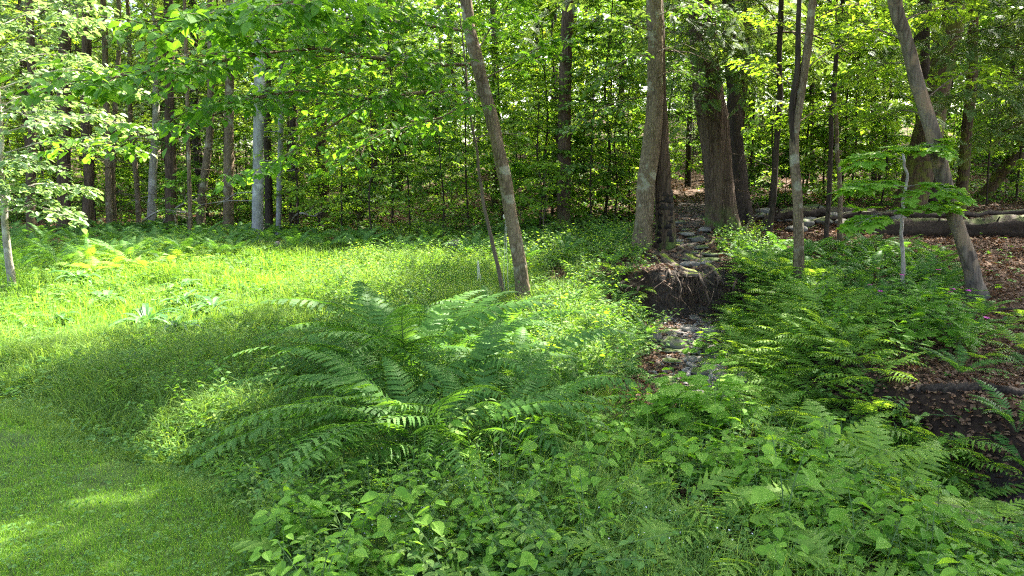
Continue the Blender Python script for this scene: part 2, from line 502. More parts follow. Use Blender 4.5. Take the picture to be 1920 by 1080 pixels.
def axis(segs):
    out = [segs[0][0]]
    for a, b, s in segs:
        n = max(1, int(round((b - a) / s)))
        out += list(np.linspace(a, b, n + 1)[1:])
    return np.array(out)
gx = axis([(-400, -120, 40), (-120, -30, 5), (-30, -11, .6), (-11, 9, .085), (9, 30, .6), (30, 120, 5), (120, 400, 40)])
gy = axis([(-300, -60, 40), (-60, -8, 4), (-8, 1.5, .5), (1.5, 14, .075), (14, 24, .3), (24, 60, 1.2), (60, 200, 6), (200, 700, 50)])
GX, GY = np.meshgrid(gx, gy)
GZ = height(GX, GY)
gg = Geo()
nx, ny = len(gx), len(gy)
ii = (np.arange(ny - 1)[:, None] * nx + np.arange(nx - 1)[None]).ravel()
gg.add(np.column_stack([GX.ravel(), GY.ravel(), GZ.ravel()]), np.column_stack([ii, ii + 1, ii + nx + 1, ii + nx]))

def cover_type(x, y):
    """(grass, litter, bed) weights of the ground's own cover"""
    d, zb, sd, ss = stream_info(x, y)
    nz = vnoise(x * 1.7 + 5, y * 1.7) - .5
    forest = sstep((y - 13.6 + .25 * (x + 4) * (x > -4) + nz * 1.5) / 1.6)          # forest floor beyond the lawn
    right = (sd > 0) & (y > 1)
    lawn = (1 - forest) * sstep((1.25 - x + nz * 1.2 - .0 * y) / .8)
    lawn = np.where(right & (d < 40), 0, lawn)
    bed = sstep((.75 - d) / .3) * (y < 18)
    lawn = lawn * sstep((d - .9) / .5)
    return lawn, bed
lw, bd = cover_type(GX, GY)
d_, zb_, sd_, ss_ = stream_info(GX, GY)
slope_soil = np.clip(sstep((1.25 - d_) / .5) * (sd_ > 0) + sstep((1.0 - d_) / .4) * (sd_ < 0), 0, 1) * (GY < 18)
cc_ = np.stack([lw, bd, slope_soil, np.ones_like(lw)], -1).reshape(-1, 4).astype(np.float32)

m, n, out = new_mat('ground_cover')
L = n.links.new
at = n.nodes.new("ShaderNodeAttribute"); at.attribute_name = "cover"
sp = n.nodes.new("ShaderNodeSeparateColor"); L(at.outputs["Color"], sp.inputs[0])
tc = n.nodes.new("ShaderNodeTexCoord")
def noise(sc, det=6):
    q = n.nodes.new("ShaderNodeTexNoise"); q.inputs["Scale"].default_value = sc; q.inputs["Detail"].default_value = det
    L(tc.outputs["Object"], q.inputs[0]); return q.outputs[0]
lit = ramp(n, noise(16), [(.3, (.018, .011, .007)), (.5, (.06, .036, .021)), (.75, (.15, .095, .055))])
grs = ramp(n, noise(9), [(.3, (.03, .05, .012)), (.7, (.075, .13, .025))])
bedc = ramp(n, noise(14), [(.3, (.015, .012, .009)), (.7, (.075, .062, .05))])
soil = ramp(n, noise(11), [(.3, (.008, .005, .0035)), (.7, (.04, .025, .016))])
def mixc(f, a, b):
    q = n.nodes.new("ShaderNodeMix"); q.data_type = 'RGBA'
    L(f, q.inputs[0]); L(a, q.inputs[6]); L(b, q.inputs[7]); return q.outputs[2]
c = mixc(sp.outputs[2], lit, soil)
c = mixc(sp.outputs[0], c, grs)
c = mixc(sp.outputs[1], c, bedc)
p = n.nodes.new("ShaderNodeBsdfPrincipled"); L(c, p.inputs["Base Color"]); p.inputs["Roughness"].default_value = .95
p.inputs["Specular IOR Level"].default_value = .15
b = n.nodes.new("ShaderNodeBump"); b.inputs["Strength"].default_value = .8; b.inputs["Distance"].default_value = .04
L(noise(22), b.inputs["Height"]); L(b.outputs[0], p.inputs["Normal"]); L(p.outputs[0], out.inputs[0])
gm = gg.mesh('ground', m, smooth=True)
ca = gm.color_attributes.new("cover", 'FLOAT_COLOR', 'POINT')
ca.data.foreach_set("color", cc_.ravel())
put('ground', gm, kind='structure', label='forest floor and lawn with a stream cut through it')

# ------------------------------------------------------------------ where the sun reaches the ground: gaps in the canopy
GAPS = []   # (x, y, rx, ry, angle) on the ground
def lit_amount(x, y):
    """1 = open gap in the leaves above, 0 = closed canopy"""
    r = np.zeros(np.shape(x))
    wob = .35 * (vnoise(x * 1.1 + 7, y * 1.1) - .5) + .35 * (vnoise(x * 2.7, y * 2.7 + 3) - .5)
    for (cx, cy_, rx, ry, an) in GAPS:
        c, s = math.cos(an), math.sin(an)
        dx, dy = x - cx, y - cy_
        q = np.hypot((dx * c + dy * s) / rx, (-dx * s + dy * c) / ry) + wob
        r = np.maximum(r, 1 - sstep((q - .8) / .35))
    return r
def sun_foot(P):
    """where the shadow of a point falls on the ground plane z=0.1"""
    k = (P[:, 2] - .1) / TO_SUN[2]
    return P[:, 0] - TO_SUN[0] * k, P[:, 1] - TO_SUN[1] * k
def keep_mask(P, rng, speck=.0):
    x, y = sun_foot(P)
    g = lit_amount(x, y)
    sp_ = (vnoise(x * 2.3 + 31, y * 2.3 + 11) * .6 + vnoise(x * 5.1, y * 5.1) * .4) > (1 - speck)
    return ~((rng.rand(len(P)) < g) | sp_)
# ------------------------------------------------------------------ branches and leaves
class Leaves:
    def __init__(self, mul=1.0): self.mul = mul; self.p = []; self.d = []; self.n = []; self.s = []
    def twig(self, a, b, m, size, rng, flat=.3, droop=.15, tip=True):
        m = max(2, int(m * self.mul + rng.rand()))
        t = (np.arange(m) + .6) / m
        P = a + (b - a) * t[:, None]
        if self.mul > 1: P = P + rng.randn(m, 3) * size * [.45, .45, .3]
        tan = nrm(b - a)
        side = nrm(np.cross(tan, [0, 0, 1.0])) if abs(tan[2]) < .97 else np.array([1., 0, 0])
        s = np.where(np.arange(m) % 2, 1, -1)[:, None]
        D = tan * .55 + side * s * .9 + rng.randn(m, 3) * .25 - np.array([0, 0, droop])
        if tip: D[-1] = tan + rng.randn(3) * .1 - np.array([0, 0, droop])
        N = np.array([0, 0, 1.]) + rng.randn(m, 3) * flat
        self.p.append(P); self.d.append(D); self.n.append(N); self.s.append(size * (.65 + .6 * rng.rand(m)))
    def build(self, g, tmpl, mi=0, keep=None):
        if not self.p: return
        P = np.concatenate(self.p); D = np.concatenate(self.d); N = np.concatenate(self.n); S = np.concatenate(self.s)
        if keep is not None:
            k = keep(P); P, D, N, S = P[k], D[k], N[k], S[k]
        if not hasattr(tmpl, 'ndim') and isinstance(tmpl, tuple):
            scatter(g, tmpl[0], tmpl[1], P, rotmats(D, N), S, mi)

def spray(W, Lv, path, r0, rng, nsec, seclen, size, step=.06, flat=.3, droop=.15, ter=3, start=.15, plane=.25, r_sides=4, secdroop=.12, cut=None):
    """a limb with side branches in a flat layer, each carrying twigs of leaves"""
    if cut is not None and cut(np.asarray(path[-1], float)):
        path = [path[0], (np.asarray(path[0]) + path[-1]) * .5 + [0, 0, .02]] if len(path) < 4 else path
        seclen *= .6
    P = smooth_path(path, 9)
    tube(W, P, [r0, r0 * .2], sides=5, cap=False)
    Ltot = np.linalg.norm(np.diff(P, axis=0), axis=1).sum()
    for k in range(nsec):
        t = start + (1 - start) * (k + rng.rand()) / nsec
        i = t * 8; j = min(int(i), 7); a = P[j] + (P[j + 1] - P[j]) * (i - j)
        tan = nrm(P[j + 1] - P[j])
        side = nrm(np.cross(tan, [0, 0, 1.])) * (1 if k % 2 else -1)
        ang = rng.uniform(.6, 1.15)
        d = tan * math.cos(ang) + side * math.sin(ang) + np.array([0, 0, rng.uniform(-plane, plane)])
        d = nrm(d)
        l = seclen * (1.15 - .75 * t) * rng.uniform(.6, 1.2)
        if k == nsec - 1: d = tan; a = P[-1]; l = seclen * .4
        if cut is not None and cut(a + d * l): continue
        m1 = a + d * l * .5 + np.array([0, 0, .03 * l]); b = a + d * l - np.array([0, 0, secdroop * l])
        tube(W, [a, m1, b], [max(.0025, r0 * .3), .0015], sides=3, cap=False)
        Lv.twig(m1, b, max(3, int(l * .5 / step)), size, rng, flat, droop)
        for q in range(ter):
            u = .2 + .75 * (q + rng.rand()) / ter
            c = a + (m1 - a) * min(1, u * 2) + (b - m1) * max(0, u * 2 - 1)
            s2 = nrm(np.cross(d, [0, 0, 1.])) * (1 if q % 2 else -1)
            e = nrm(d * .7 + s2 * .8 + rng.randn(3) * .15)
            l2 = l * rng.uniform(.25, .45) * (1.2 - u * .6)
            f = c + e * l2 - np.array([0, 0, .1 * l2])
            tube(W, [c, f], [.002, .001], sides=3, cap=False)
            Lv.twig(c, f, max(2, int(l2 / step)), size, rng, flat, droop)

def trunk_crown(rng, H, crown0, R, nlimb, size, nsec=7, step=.09, r=.1, lean=0.0, ter=3, profile=None, elev=(.1, .7), flat=.35, sprigs=False, dead=0, secf=.5, sides=9, bend=.15, droop=.15, mul=1.0, cut=None):
    """a whole tree standing at the origin: returns trunk geometry and crown leaves"""
    W = Geo(); Lv = Leaves(mul)
    top = np.array([lean * H, rng.uniform(-.3, .3), H])
    path = [np.array([0, 0, -.15])] + [np.array([lean * H * t + rng.uniform(-bend, bend), rng.uniform(-bend, bend), H * t]) for t in (.25, .5, .75)] + [top]
    P = smooth_path(path, 26)
    tube(W, P, [r * 1.05, r * .85, r * .6, r * .12], sides=sides, lump=.12, seed=rng.rand() * 9, flare=(1.1, .35, 4))
    for k in range(nlimb):
        h = crown0 + (H - crown0) * ((k + rng.rand()) / nlimb) ** .9
        u = (h - crown0) / max(H - crown0, .01)
        rr = R * (profile(u) if profile else math.sin(math.pi * min(1, .22 + .78 * u)) ** .7) * rng.uniform(.7, 1.15)
        a = k * 2.4 + rng.uniform(-.4, .4)
        i = min(h / H * 25, 24.0); j = int(i); s = P[j] + (P[min(j + 1, 25)] - P[j]) * (i - j)
        el = elev[0] + (elev[1] - elev[0]) * u + rng.uniform(-.15, .15)
        d = np.array([math.cos(a) * math.cos(el), math.sin(a) * math.cos(el), math.sin(el)])
        e = s + d * rr
        mid = s + d * rr * .5 + np.array([0, 0, rr * (.08 if not sprigs else .05)])
        e[2] -= rr * (.1 if not sprigs else .28)
        spray(W, Lv, [s, mid, e], max(.008, r * .22 * (1.1 - u)), rng, nsec, rr * secf, size, step, flat, droop, ter, cut=cut)
    for k in range(dead):
        h = rng.uniform(.7, max(1.0, crown0)); a = rng.uniform(0, 6.28); l = rng.uniform(.4, 1.6)
        i = h / H * 25; j = int(i); s = P[j]
        d = np.array([math.cos(a), math.sin(a), rng.uniform(-.3, .2)])
        tube(W, [s, s + d * l * .5, s + d * l + np.array([0, 0, -.12 * l])], [.012, .004], sides=4, cap=False)
        for q in range(3):
            c = s + d * l * rng.uniform(.3, .9); dd = nrm(d + rng.randn(3) * .6)
            tube(W, [c, c + dd * l * .3], [.005, .002], sides=3, cap=False)
    return W, Lv

def make_tree(name, seed, bark, leafmat, tmpl, cat, **kw):
    rng = np.random.RandomState(seed)
    W, Lv = trunk_crown(rng, **kw)
    C = Geo(); Lv.build(C, tmpl)
    tm = W.mesh(name + '_wood', M[bark], smooth=True)
    cm = C.mesh(name + '_leaves', M[leafmat])
    return tm, cm

PROTO = {}
def proto(key, *a, **k): PROTO[key] = make_tree(*a, **k)
con = lambda u: 1.05 - .85 * u
for q in range(3):
    proto('sap%d' % q, 'sapling', 11 + q, 'bark_dark', 'leaf' if q == 2 else 'leaf_yellow', MD if q == 0 else LO, 'tree', H=5.6 + q * 1.1, crown0=.5 + .4 * q, R=1.75 + .15 * q, nlimb=30,
          size=[.11, .14, .18][q], nsec=9, step=[.07, .08, .10][q], r=.032, ter=3, mul=1.0, bend=.12, elev=(.05, .8), flat=.28)
for q in range(3):
    proto('tall%d' % q, 'tall_tree', 31 + q, ['bark_brown', 'bark_dark', 'bark_dark'][q], ['leaf', 'leaf_yellow', 'leaf'][q], LO, 'tree', H=15 + q, crown0=[4.5, 5.5, 3.6][q], R=3.2, nlimb=30, mul=.8,
          size=.19, nsec=12, step=.13, r=[.16, .12, .10][q], ter=3, bend=.25, dead=8, elev=(.1, .9))
for q in range(2):
    proto('hem%d' % q, 'hemlock', 51 + q, 'bark_dark', 'needle', SPRIG, 'tree', H=14, crown0=2.6 + 1.0 * q, R=2.9, nlimb=46,
          size=.34, nsec=9, step=.20, r=.17, ter=2, bend=.15, profile=con, elev=(.0, .3), flat=.25, sprigs=True, dead=22)
for q in range(3):
    proto('shrub%d' % q, 'shrub', 71 + q, 'twig', ['leaf', 'leaf_yellow', 'herb'][q], MD, 'shrub', H=1.2 + .3 * q, crown0=.12, R=.75, nlimb=15,
          size=.10, nsec=5, step=.06, mul=1.4, r=.012, ter=2, bend=.1, elev=(.1, .9), sides=5, flat=.35)

def thing_tree(name, key, loc, rz, sc, label, cat='tree', group=None, bark=None):
    """Empty at the foot > trunk, crown"""
    e = put(name, None, loc=loc, rz=rz, sc=sc, label=label, cat=cat, group=group)
    tm, cm = PROTO[key]
    t = put('trunk' if 'shrub' not in name else 'stem', tm, e)
    put('crown' if 'shrub' not in name else 'foliage', cm, e)
    if bark:
        t.material_slots[0].link = 'OBJECT'; t.material_slots[0].material = M[bark]
    return e

# ------------------------------------------------------------------ trees placed one by one: path of the trunk as seen, at its own distance
def own_trunk(name, px, wid, label, bark, H, top_r=.3, crown_seed=0, nlimb=14, crown0=5.0, R=2.6, leafmat='leaf', tmpl=LO, size=.15, sides=14, limbs=None, extra=None,
              Y=None, lean=0.0, cat='tree', step=.12, lump=.17, sprigs=False, flare=(1.2, .3, 5), dead=0, culled=True, speck=.34, nsec=13, crown=True, elev=(.1, .8), mul=2.2):
    """px: [(u, v), ...] from the foot upwards; wid: width in pixels at the foot and at the last point"""
    foot = hit(*px[0]) if Y is None else at_y(px[0][0], px[0][1], Y)
    Yd = foot[1]
    pts = [foot + np.array([0, 0, -.12])] + [at_y(u, v, Yd + lean * k) for k, (u, v) in enumerate(px) if k]
    d = nrm(pts[-1] - pts[-2]); d = nrm(d * np.array([.6, .6, 1]))
    while pts[-1][2] < H:
        pts.append(pts[-1] + d * 1.5)
    path = smooth_path(pts, 44) - foot
    hh_ = np.arange(44) * .35 + crown_seed * 7.3
    wg = np.minimum(np.arange(44) / 6., 1) * min(wid[0] * Yd / FOC * .22, .022) * (name != 'ribbed_trunk_tree')
    path = path + np.column_stack([(vnoise(hh_, hh_ * 0 + 3.3) - .5) * 2 * wg, (vnoise(hh_ + 50, hh_ * 0 + 7.1) - .5) * 2 * wg, hh_ * 0])
    sc = Yd / FOC / 2 / math.cos(PITCH) * 1.0
    zs = path[:, 2]; vis = max(pts[len(px) - 1][2] - foot[2], .5)
    rad = np.interp(zs, [0, vis, H], [wid[0] * sc, wid[1] * sc, wid[1] * sc * top_r])
    W = Geo(); rng = np.random.RandomState(crown_seed + 100)
    tube(W, path, rad, sides=sides, lump=lump, seed=crown_seed, flare=flare)
    Lv = Leaves(1.0 if sprigs else mul); L2 = Leaves((2.0 if name == 'leaning_tree' and Yd < 8.8 else 1.3) if mul > 1 else 1)
    cut = (lambda q: lit_amount(*[np.array([c[0]]) for c in sun_foot((q + foot)[None])])[0] > .5) if culled is True else None
    for k in range(dead):
        h = rng.uniform(.8, 4.5); a = rng.uniform(0, 6.28); l = rng.uniform(.5, 1.5)
        s = np.array([np.interp(h, zs, path[:, c]) for c in range(3)])
        dd = np.array([math.cos(a), math.sin(a), rng.uniform(-.25, .2)])
        tube(W, [s, s + dd * l * .5 + rng.randn(3) * .04, s + dd * l + np.array([0, 0, -.15 * l])], [.012, .003], sides=4, cap=False)
        for q in range(3):
            c = s + dd * l * rng.uniform(.3, .9); d2 = nrm(dd + rng.randn(3) * .6)
            tube(W, [c, c + d2 * l * .3], [.005, .002], sides=3, cap=False)
    for k in range(nlimb if crown else 0):
        h = crown0 + (H - crown0) * (k + rng.rand()) / nlimb; u = (h - crown0) / (H - crown0)
        a = k * 2.4 + rng.uniform(-.5, .5)
        s = np.array([np.interp(h, zs, path[:, c]) for c in range(3)])
        el = elev[0] + (elev[1] - elev[0]) * u
        rr = R * ((1.05 - .8 * u) if sprigs else math.sin(math.pi * min(1, .25 + .75 * u)) ** .7) * rng.uniform(.7, 1.15)
        dd = np.array([math.cos(a) * math.cos(el), math.sin(a) * math.cos(el), math.sin(el)])
        e = s + dd * rr; e[2] -= rr * (.28 if sprigs else .1)
        spray(W, Lv, [s, s + dd * rr * .5 + np.array([0, 0, .06 * rr]), e], max(.01, rad[0] * (.09 if sprigs else .2) * (1.1 - u)), rng, nsec, rr * .5, size, step, .3, .15, 3, cut=cut)
    root = put(name, None, loc=foot, label=label, cat=cat)
    if limbs:
        for lm in limbs:
            pa = [np.array(q) - foot for q in lm['path']]
            spray(W, L2, pa, lm.get('r', .02), rng, lm.get('nsec', 12), lm.get('len', .9), lm.get('size', size), lm.get('step', .07), lm.get('flat', .3), lm.get('droop', .2), lm.get('ter', 3), lm.get('start', .15), lm.get('plane', .25))
    put('trunk', W.mesh(name + '_trunk', M[bark], smooth=True), root)
    if Lv.p or L2.p:
        C = Geo()
        L2.build(C, tmpl, keep=(lambda P: keep_mask(P + foot, rng, 0) | (rng.rand(len(P)) < .6)) if culled is True and name == 'leaning_tree' else None)
        Lv.build(C, tmpl, keep=(lambda P: keep_mask(P + foot, rng, speck) | ((P[:, 2] < 4.6) if culled == 'high' else False)) if culled else None)
        if C.f: put('crown', C.mesh(name + '_crown', M[leafmat]), root)
    return root, foot

def gp(u, v): return hit(u, v)
for (u, v, rx, ry, an) in [(60, 600, 4.2, .75, .32), (110, 645, 2.8, .7, .35), (330, 600, 1.9, .9, .3), (60, 690, 1.5, .35, .2), (560, 520, 2.2, .8, .2), (480, 640, .7, .5, .3), (150, 560, 3.0, .9, .3), (270, 500, 2.6, 2.0, 0), (700, 500, 3.6, .8, .1), (560, 590, 1.3, .9, .2),
                           (440, 480, 2.2, 1.4, 0), (1070, 560, .8, 1.7, .3), (1010, 660, .6, 1.1, .2), (1240, 520, .55, .9, 0), (1290, 470, .5, 1.2, 0), (420, 800, .45, .35, 0),
                           (235, 925, .22, .16, 0), (20, 1000, .3, .25, 0), (860, 700, .45, .8, .4), (1650, 440, 1.4, .5, 0), (1250, 650, .35, .5, .2), (1400, 470, .7, 1.0, 0),
                           (940, 500, .8, 1.2, 0), (1110, 380, 1.8, 2.5, 0), (1440, 380, 2.2, 2.4, 0), (640, 560, 1.2, 1.5, 0)]:
    c = gp(u, v)
    GAPS.append((c[0], c[1], rx, ry, an))
for (x, y, rx, ry, an) in [(-10.2, 10.2, 2.6, 1.9, 0)]:
    GAPS.append((x, y, rx, ry, an))

A = at_y
# the leaning tree in the middle, with the branches that hang over the lawn
own_trunk('leaning_tree', [(985, 572), (972, 480), (957, 400), (945, 330), (930, 255), (905, 150), (886, 70), (872, 0)], (25, 21),
          'slender leaning tree in the middle with a pale ring on its bark, limbs reaching left', 'bark_smooth', 11, crown_seed=1, nlimb=36, crown0=4.2, R=3.7, tmpl=MD, leafmat='leaf_near', size=.12, step=.09, mul=1.6,
          flare=(1.3, .5, 4), limbs=[
    dict(path=[A(903, 178, 9.0), A(800, 172, 8.4), A(700, 185, 7.7), A(560, 170, 6.9), A(400, 200, 6.3)], r=.028, nsec=34, len=1.1, size=.10, ter=5),
    dict(path=[A(895, 120, 9.0), A(760, 120, 8.0), A(600, 90, 6.8), A(380, 120, 5.9), A(170, 150, 5.4)], r=.024, nsec=38, len=1.1, size=.10, ter=5),
    dict(path=[A(885, 60, 9.0), A(740, 40, 7.6), A(560, 30, 6.2), A(330, 40, 5.4)], r=.022, nsec=34, len=1.05, size=.10, ter=5),
    dict(path=[A(872, 0, 9.0), A(740, -40, 7.4), A(600, -10, 5.6), A(520, 10, 4.7)], r=.02, nsec=26, len=.9, size=.10, ter=5),
    dict(path=[A(905, 160, 9.0), A(840, 215, 8.7), A(720, 250, 8.5), A(640, 300, 8.2)], r=.018, nsec=22, len=.85, size=.10, ter=4),
    dict(path=[A(905, 150, 9.0), A(960, 120, 8.9), A(1010, 90, 8.8), A(1050, 80, 8.8)], r=.012, nsec=9, len=.45, size=.095),
    dict(path=[A(893, 100, 9.0), A(930, 40, 8.8), A(990, -10, 8.5)], r=.012, nsec=9, len=.6, size=.10),
    dict(path=[A(700, 185, 7.7), A(600, 250, 7.3), A(520, 300, 7.2), A(450, 330, 7.1)], r=.012, nsec=12, len=.6, size=.09),
    dict(path=[A(500, 180, 6.6), A(330, 240, 6.6), A(200, 270, 6.8), A(130, 280, 7.0)], r=.012, nsec=12, len=.7, size=.09)])
own_trunk('sapling', [(948, 560), (925, 460), (905, 370), (893, 280), (880, 200)], (8, 4), 'thin bare-stemmed sapling leaning beside the tree with the pale ring', 'twig', 4.0, mul=1, crown_seed=2, nlimb=8, crown0=1.9, R=.8,
          tmpl=MD, size=.08, sides=6, step=.08, nsec=5)
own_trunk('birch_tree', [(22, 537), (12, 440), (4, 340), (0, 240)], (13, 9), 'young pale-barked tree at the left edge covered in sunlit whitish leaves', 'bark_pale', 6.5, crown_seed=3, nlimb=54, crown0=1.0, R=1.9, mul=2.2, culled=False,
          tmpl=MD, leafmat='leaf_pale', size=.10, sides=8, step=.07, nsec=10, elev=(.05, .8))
own_trunk('maple_tree', [(1202, 470), (1210, 380), (1217, 300), (1228, 180), (1228, 80), (1225, 0)], (34, 27),
          'straight grey-brown tree with scaly bark just left of the ribbed trunk', 'bark_smooth', 15, crown_seed=4, nlimb=40, crown0=4.6, R=3.6, size=.17, flare=(1.2, .3, 4), dead=3, limbs=[
    dict(path=[A(u0, v0, 11.7), A((u0 + u1) / 2, (v0 + v1) / 2 - 12, 11.5), A(u1, v1, 11.3)], r=.012, nsec=12, len=.7, size=.10, ter=3) for u0, v0, u1, v1 in
    [(1228, 60, 1100, 40), (1228, 100, 1120, 150), (1230, 30, 1330, 20), (1225, 150, 1290, 140), (1222, 180, 1080, 230)]])
own_trunk('ribbed_trunk_tree', [(1246, 466), (1247, 420), (1243, 350), (1239, 280), (1236, 150), (1232, 0)], (36, 20),
          'dark tree whose lowest trunk is ringed by ragged ribs of bark', 'bark_brown', 12, crown_seed=5, nlimb=12, crown0=5.5, R=2.4, size=.15, dead=4)
own_trunk('hemlock_tree', [(1357, 435), (1348, 350), (1338, 250), (1328, 160), (1318, 60), (1310, 0)], (56, 46),
          'massive old hemlock with furrowed reddish bark standing above the stream', 'bark_brown', 17, crown_seed=6, nlimb=46, crown0=3.4, R=3.4, tmpl=SPRIG, leafmat='needle', size=.3, step=.18, sides=22, culled='high',
          sprigs=True, flare=(1.6, .3, 5), dead=26, lump=.14, elev=(.0, .3), limbs=[
    dict(path=[A(u0, v0, 13.5), A((u0 + u1) / 2, (v0 + v1) / 2 - 25, 13.1), A(u1, v1, 12.6)], r=.014, nsec=9, len=.9, size=.28, step=.2, ter=2) for u0, v0, u1, v1 in
    [(1320, 40, 1255, 110), (1322, 60, 1300, 150), (1325, 50, 1370, 140), (1325, 20, 1410, 90), (1318, 10, 1230, 40), (1322, 0, 1330, 90), (1330, 130, 1275, 215), (1330, 110, 1420, 170)]])
own_trunk('hemlock_tree', [(1398, 418), (1385, 330), (1378, 230), (1372, 120), (1366, 0)], (32, 20),
          'narrow dark hemlock close behind the right side of the massive trunk', 'bark_dark', 13, crown_seed=7, nlimb=30, crown0=3.8, R=2.4, tmpl=SPRIG, leafmat='needle', size=.3, step=.2, sprigs=True, culled='high', dead=18, elev=(.0, .3))
own_trunk('pole_tree', [(1438, 455), (1449, 380), (1456, 290), (1462, 180), (1462, 90), (1464, 0)], (11, 9), 'pole-thin crooked grey tree between the massive hemlock and the forked tree', 'bark_dark', 9, crown_seed=8, nlimb=12, crown0=4.3, R=1.8, sides=8, size=.12)
r_, f_ = own_trunk('forked_tree', [(1501, 535), (1496, 440), (1493, 350), (1489, 270), (1500, 200), (1512, 110), (1526, 0)], (19, 13), 'thin tree that forks into two stems above a straight spotted base', 'bark_smooth', 11, crown_seed=9, nlimb=34, crown0=4.2, R=3.4, sides=10, size=.15, leafmat='leaf_yellow', limbs=[
    dict(path=[A(u0, v0, 9.3), A((u0 + u1) / 2, (v0 + v1) / 2 - 15, 9.6), A(u1, v1, 9.9)], r=.010, nsec=12, len=.6, size=.085, ter=3) for u0, v0, u1, v1 in
    [(1505, 180, 1400, 120), (1510, 130, 1620, 80), (1515, 90, 1420, 30), (1522, 40, 1640, 10), (1497, 230, 1590, 200), (1500, 210, 1430, 230)]])
gk = Geo()
tube(gk, smooth_path([A(1489, 275, f_[1]) - f_, A(1484, 205, f_[1]) - f_, A(1495, 130, f_[1]) - f_, A(1497, 40, f_[1] + .1) - f_, A(1502, -60, f_[1] + .3) - f_, A(1510, -200, f_[1] + .6) - f_], 16), [.042, .035, .02], sides=8, lump=.1)
put('second_stem', gk.mesh('second_stem', M['bark_dark'], smooth=True), r_)
own_trunk('pole_tree', [(1548, 458), (1555, 360), (1558, 250), (1566, 120), (1580, 0)], (9, 7), 'straight pole-thin tree just right of the forked tree', 'bark_dark', 9, crown_seed=10, nlimb=10, crown0=4.3, R=1.7, sides=7, size=.12)
own_trunk('pole_tree', [(1576, 452), (1573, 350), (1568, 240), (1566, 150)], (10, 5), 'short pole-thin tree with spotted bark standing in front of the log end', 'bark_smooth', 5.5, crown_seed=11, nlimb=8, crown0=3.0, R=1.2, sides=7, size=.11)
own_trunk('leaning_tree', [(1838, 560), (1820, 500), (1795, 420), (1768, 330), (1745, 240), (1718, 140), (1697, 60), (1676, 0)], (26, 21),
          'leaning tree at the right with worn tan bark and flared dark roots', 'bark_worn', 12, crown_seed=12, nlimb=34, crown0=4.6, R=3.4, size=.15, flare=(1.7, .9, 5), lump=.2, leafmat='leaf_yellow', limbs=[
    dict(path=[A(u0, v0, 8.4), A((u0 + u1) / 2, (v0 + v1) / 2 - 15, 8.8), A(u1, v1, 9.4)], r=.010, nsec=14, len=.7, size=.09, ter=3) for u0, v0, u1, v1 in
    [(1700, 80, 1590, 60), (1712, 120, 1600, 150), (1690, 40, 1800, 30), (1730, 190, 1850, 130), (1735, 215, 1640, 230)]])
own_trunk('mossy_tree', [(1700, 412), (1722, 330), (1740, 250), (1758, 170), (1776, 90), (1790, 0)], (54, 32), 'thick moss-stained tree leaning right behind the worn tan trunk', 'bark_mossy', 14, crown_seed=13, nlimb=22, crown0=5, R=3.2, size=.16, flare=(1.5, .4, 4), lump=.16)
own_trunk('mossy_tree', [(1797, 395), (1806, 330), (1814, 240), (1822, 120), (1826, 0)], (20, 15), 'slim straight yellow-mossy trunk behind the fallen log', 'bark_mossy', 11, crown_seed=14, nlimb=12, crown0=5, R=2.4, size=.15)
own_trunk('broken_trunk', [(1752, 405), (1750, 330), (1735, 250), (1728, 150), (1730, 60), (1735, 0)], (30, 24), 'dark upright trunk hidden behind the thick moss-stained tree', 'bark_dark', 11, crown_seed=15, nlimb=10, crown0=5.5, R=2.2, size=.15)
own_trunk('sapling', [(1694, 540), (1693, 480), (1690, 425), (1694, 380), (1700, 330), (1690, 285)], (8, 4), 'pale thin maple sapling with flat layers of lobed leaves in front of the log', 'bark_pale', 1.75, mul=1, crown_seed=16, nlimb=0, tmpl=MAPLE, leafmat='herb_bright', size=.15,
          sides=7, culled=False, limbs=[
    dict(path=[A(1692, 400, 8.6), A(1650, 400, 8.2), A(1610, 420, 7.9)], r=.006, nsec=11, len=.42, size=.15, step=.09, ter=2, flat=.15, start=.2),
    dict(path=[A(1692, 400, 8.6), A(1730, 385, 8.3), A(1770, 390, 8.1)], r=.006, nsec=9, len=.36, size=.14, step=.09, ter=2, flat=.15, start=.2),
    dict(path=[A(1697, 350, 8.6), A(1650, 345, 8.2), A(1600, 350, 7.9)], r=.006, nsec=11, len=.44, size=.15, step=.09, ter=2, flat=.15, start=.2),
    dict(path=[A(1697, 350, 8.6), A(1740, 345, 8.2), A(1790, 360, 7.9)], r=.006, nsec=9, len=.36, size=.14, step=.09, ter=2, flat=.15, start=.2),
    dict(path=[A(1692, 300, 8.6), A(1650, 285, 8.3), A(1620, 300, 8.1)], r=.006, nsec=9, len=.36, size=.14, step=.09, ter=2, flat=.15, start=.2),
    dict(path=[A(1692, 290, 8.6), A(1730, 270, 8.3), A(1760, 280, 8.0)], r=.006, nsec=9, len=.36, size=.14, step=.09, ter=2, flat=.15, start=.2)])

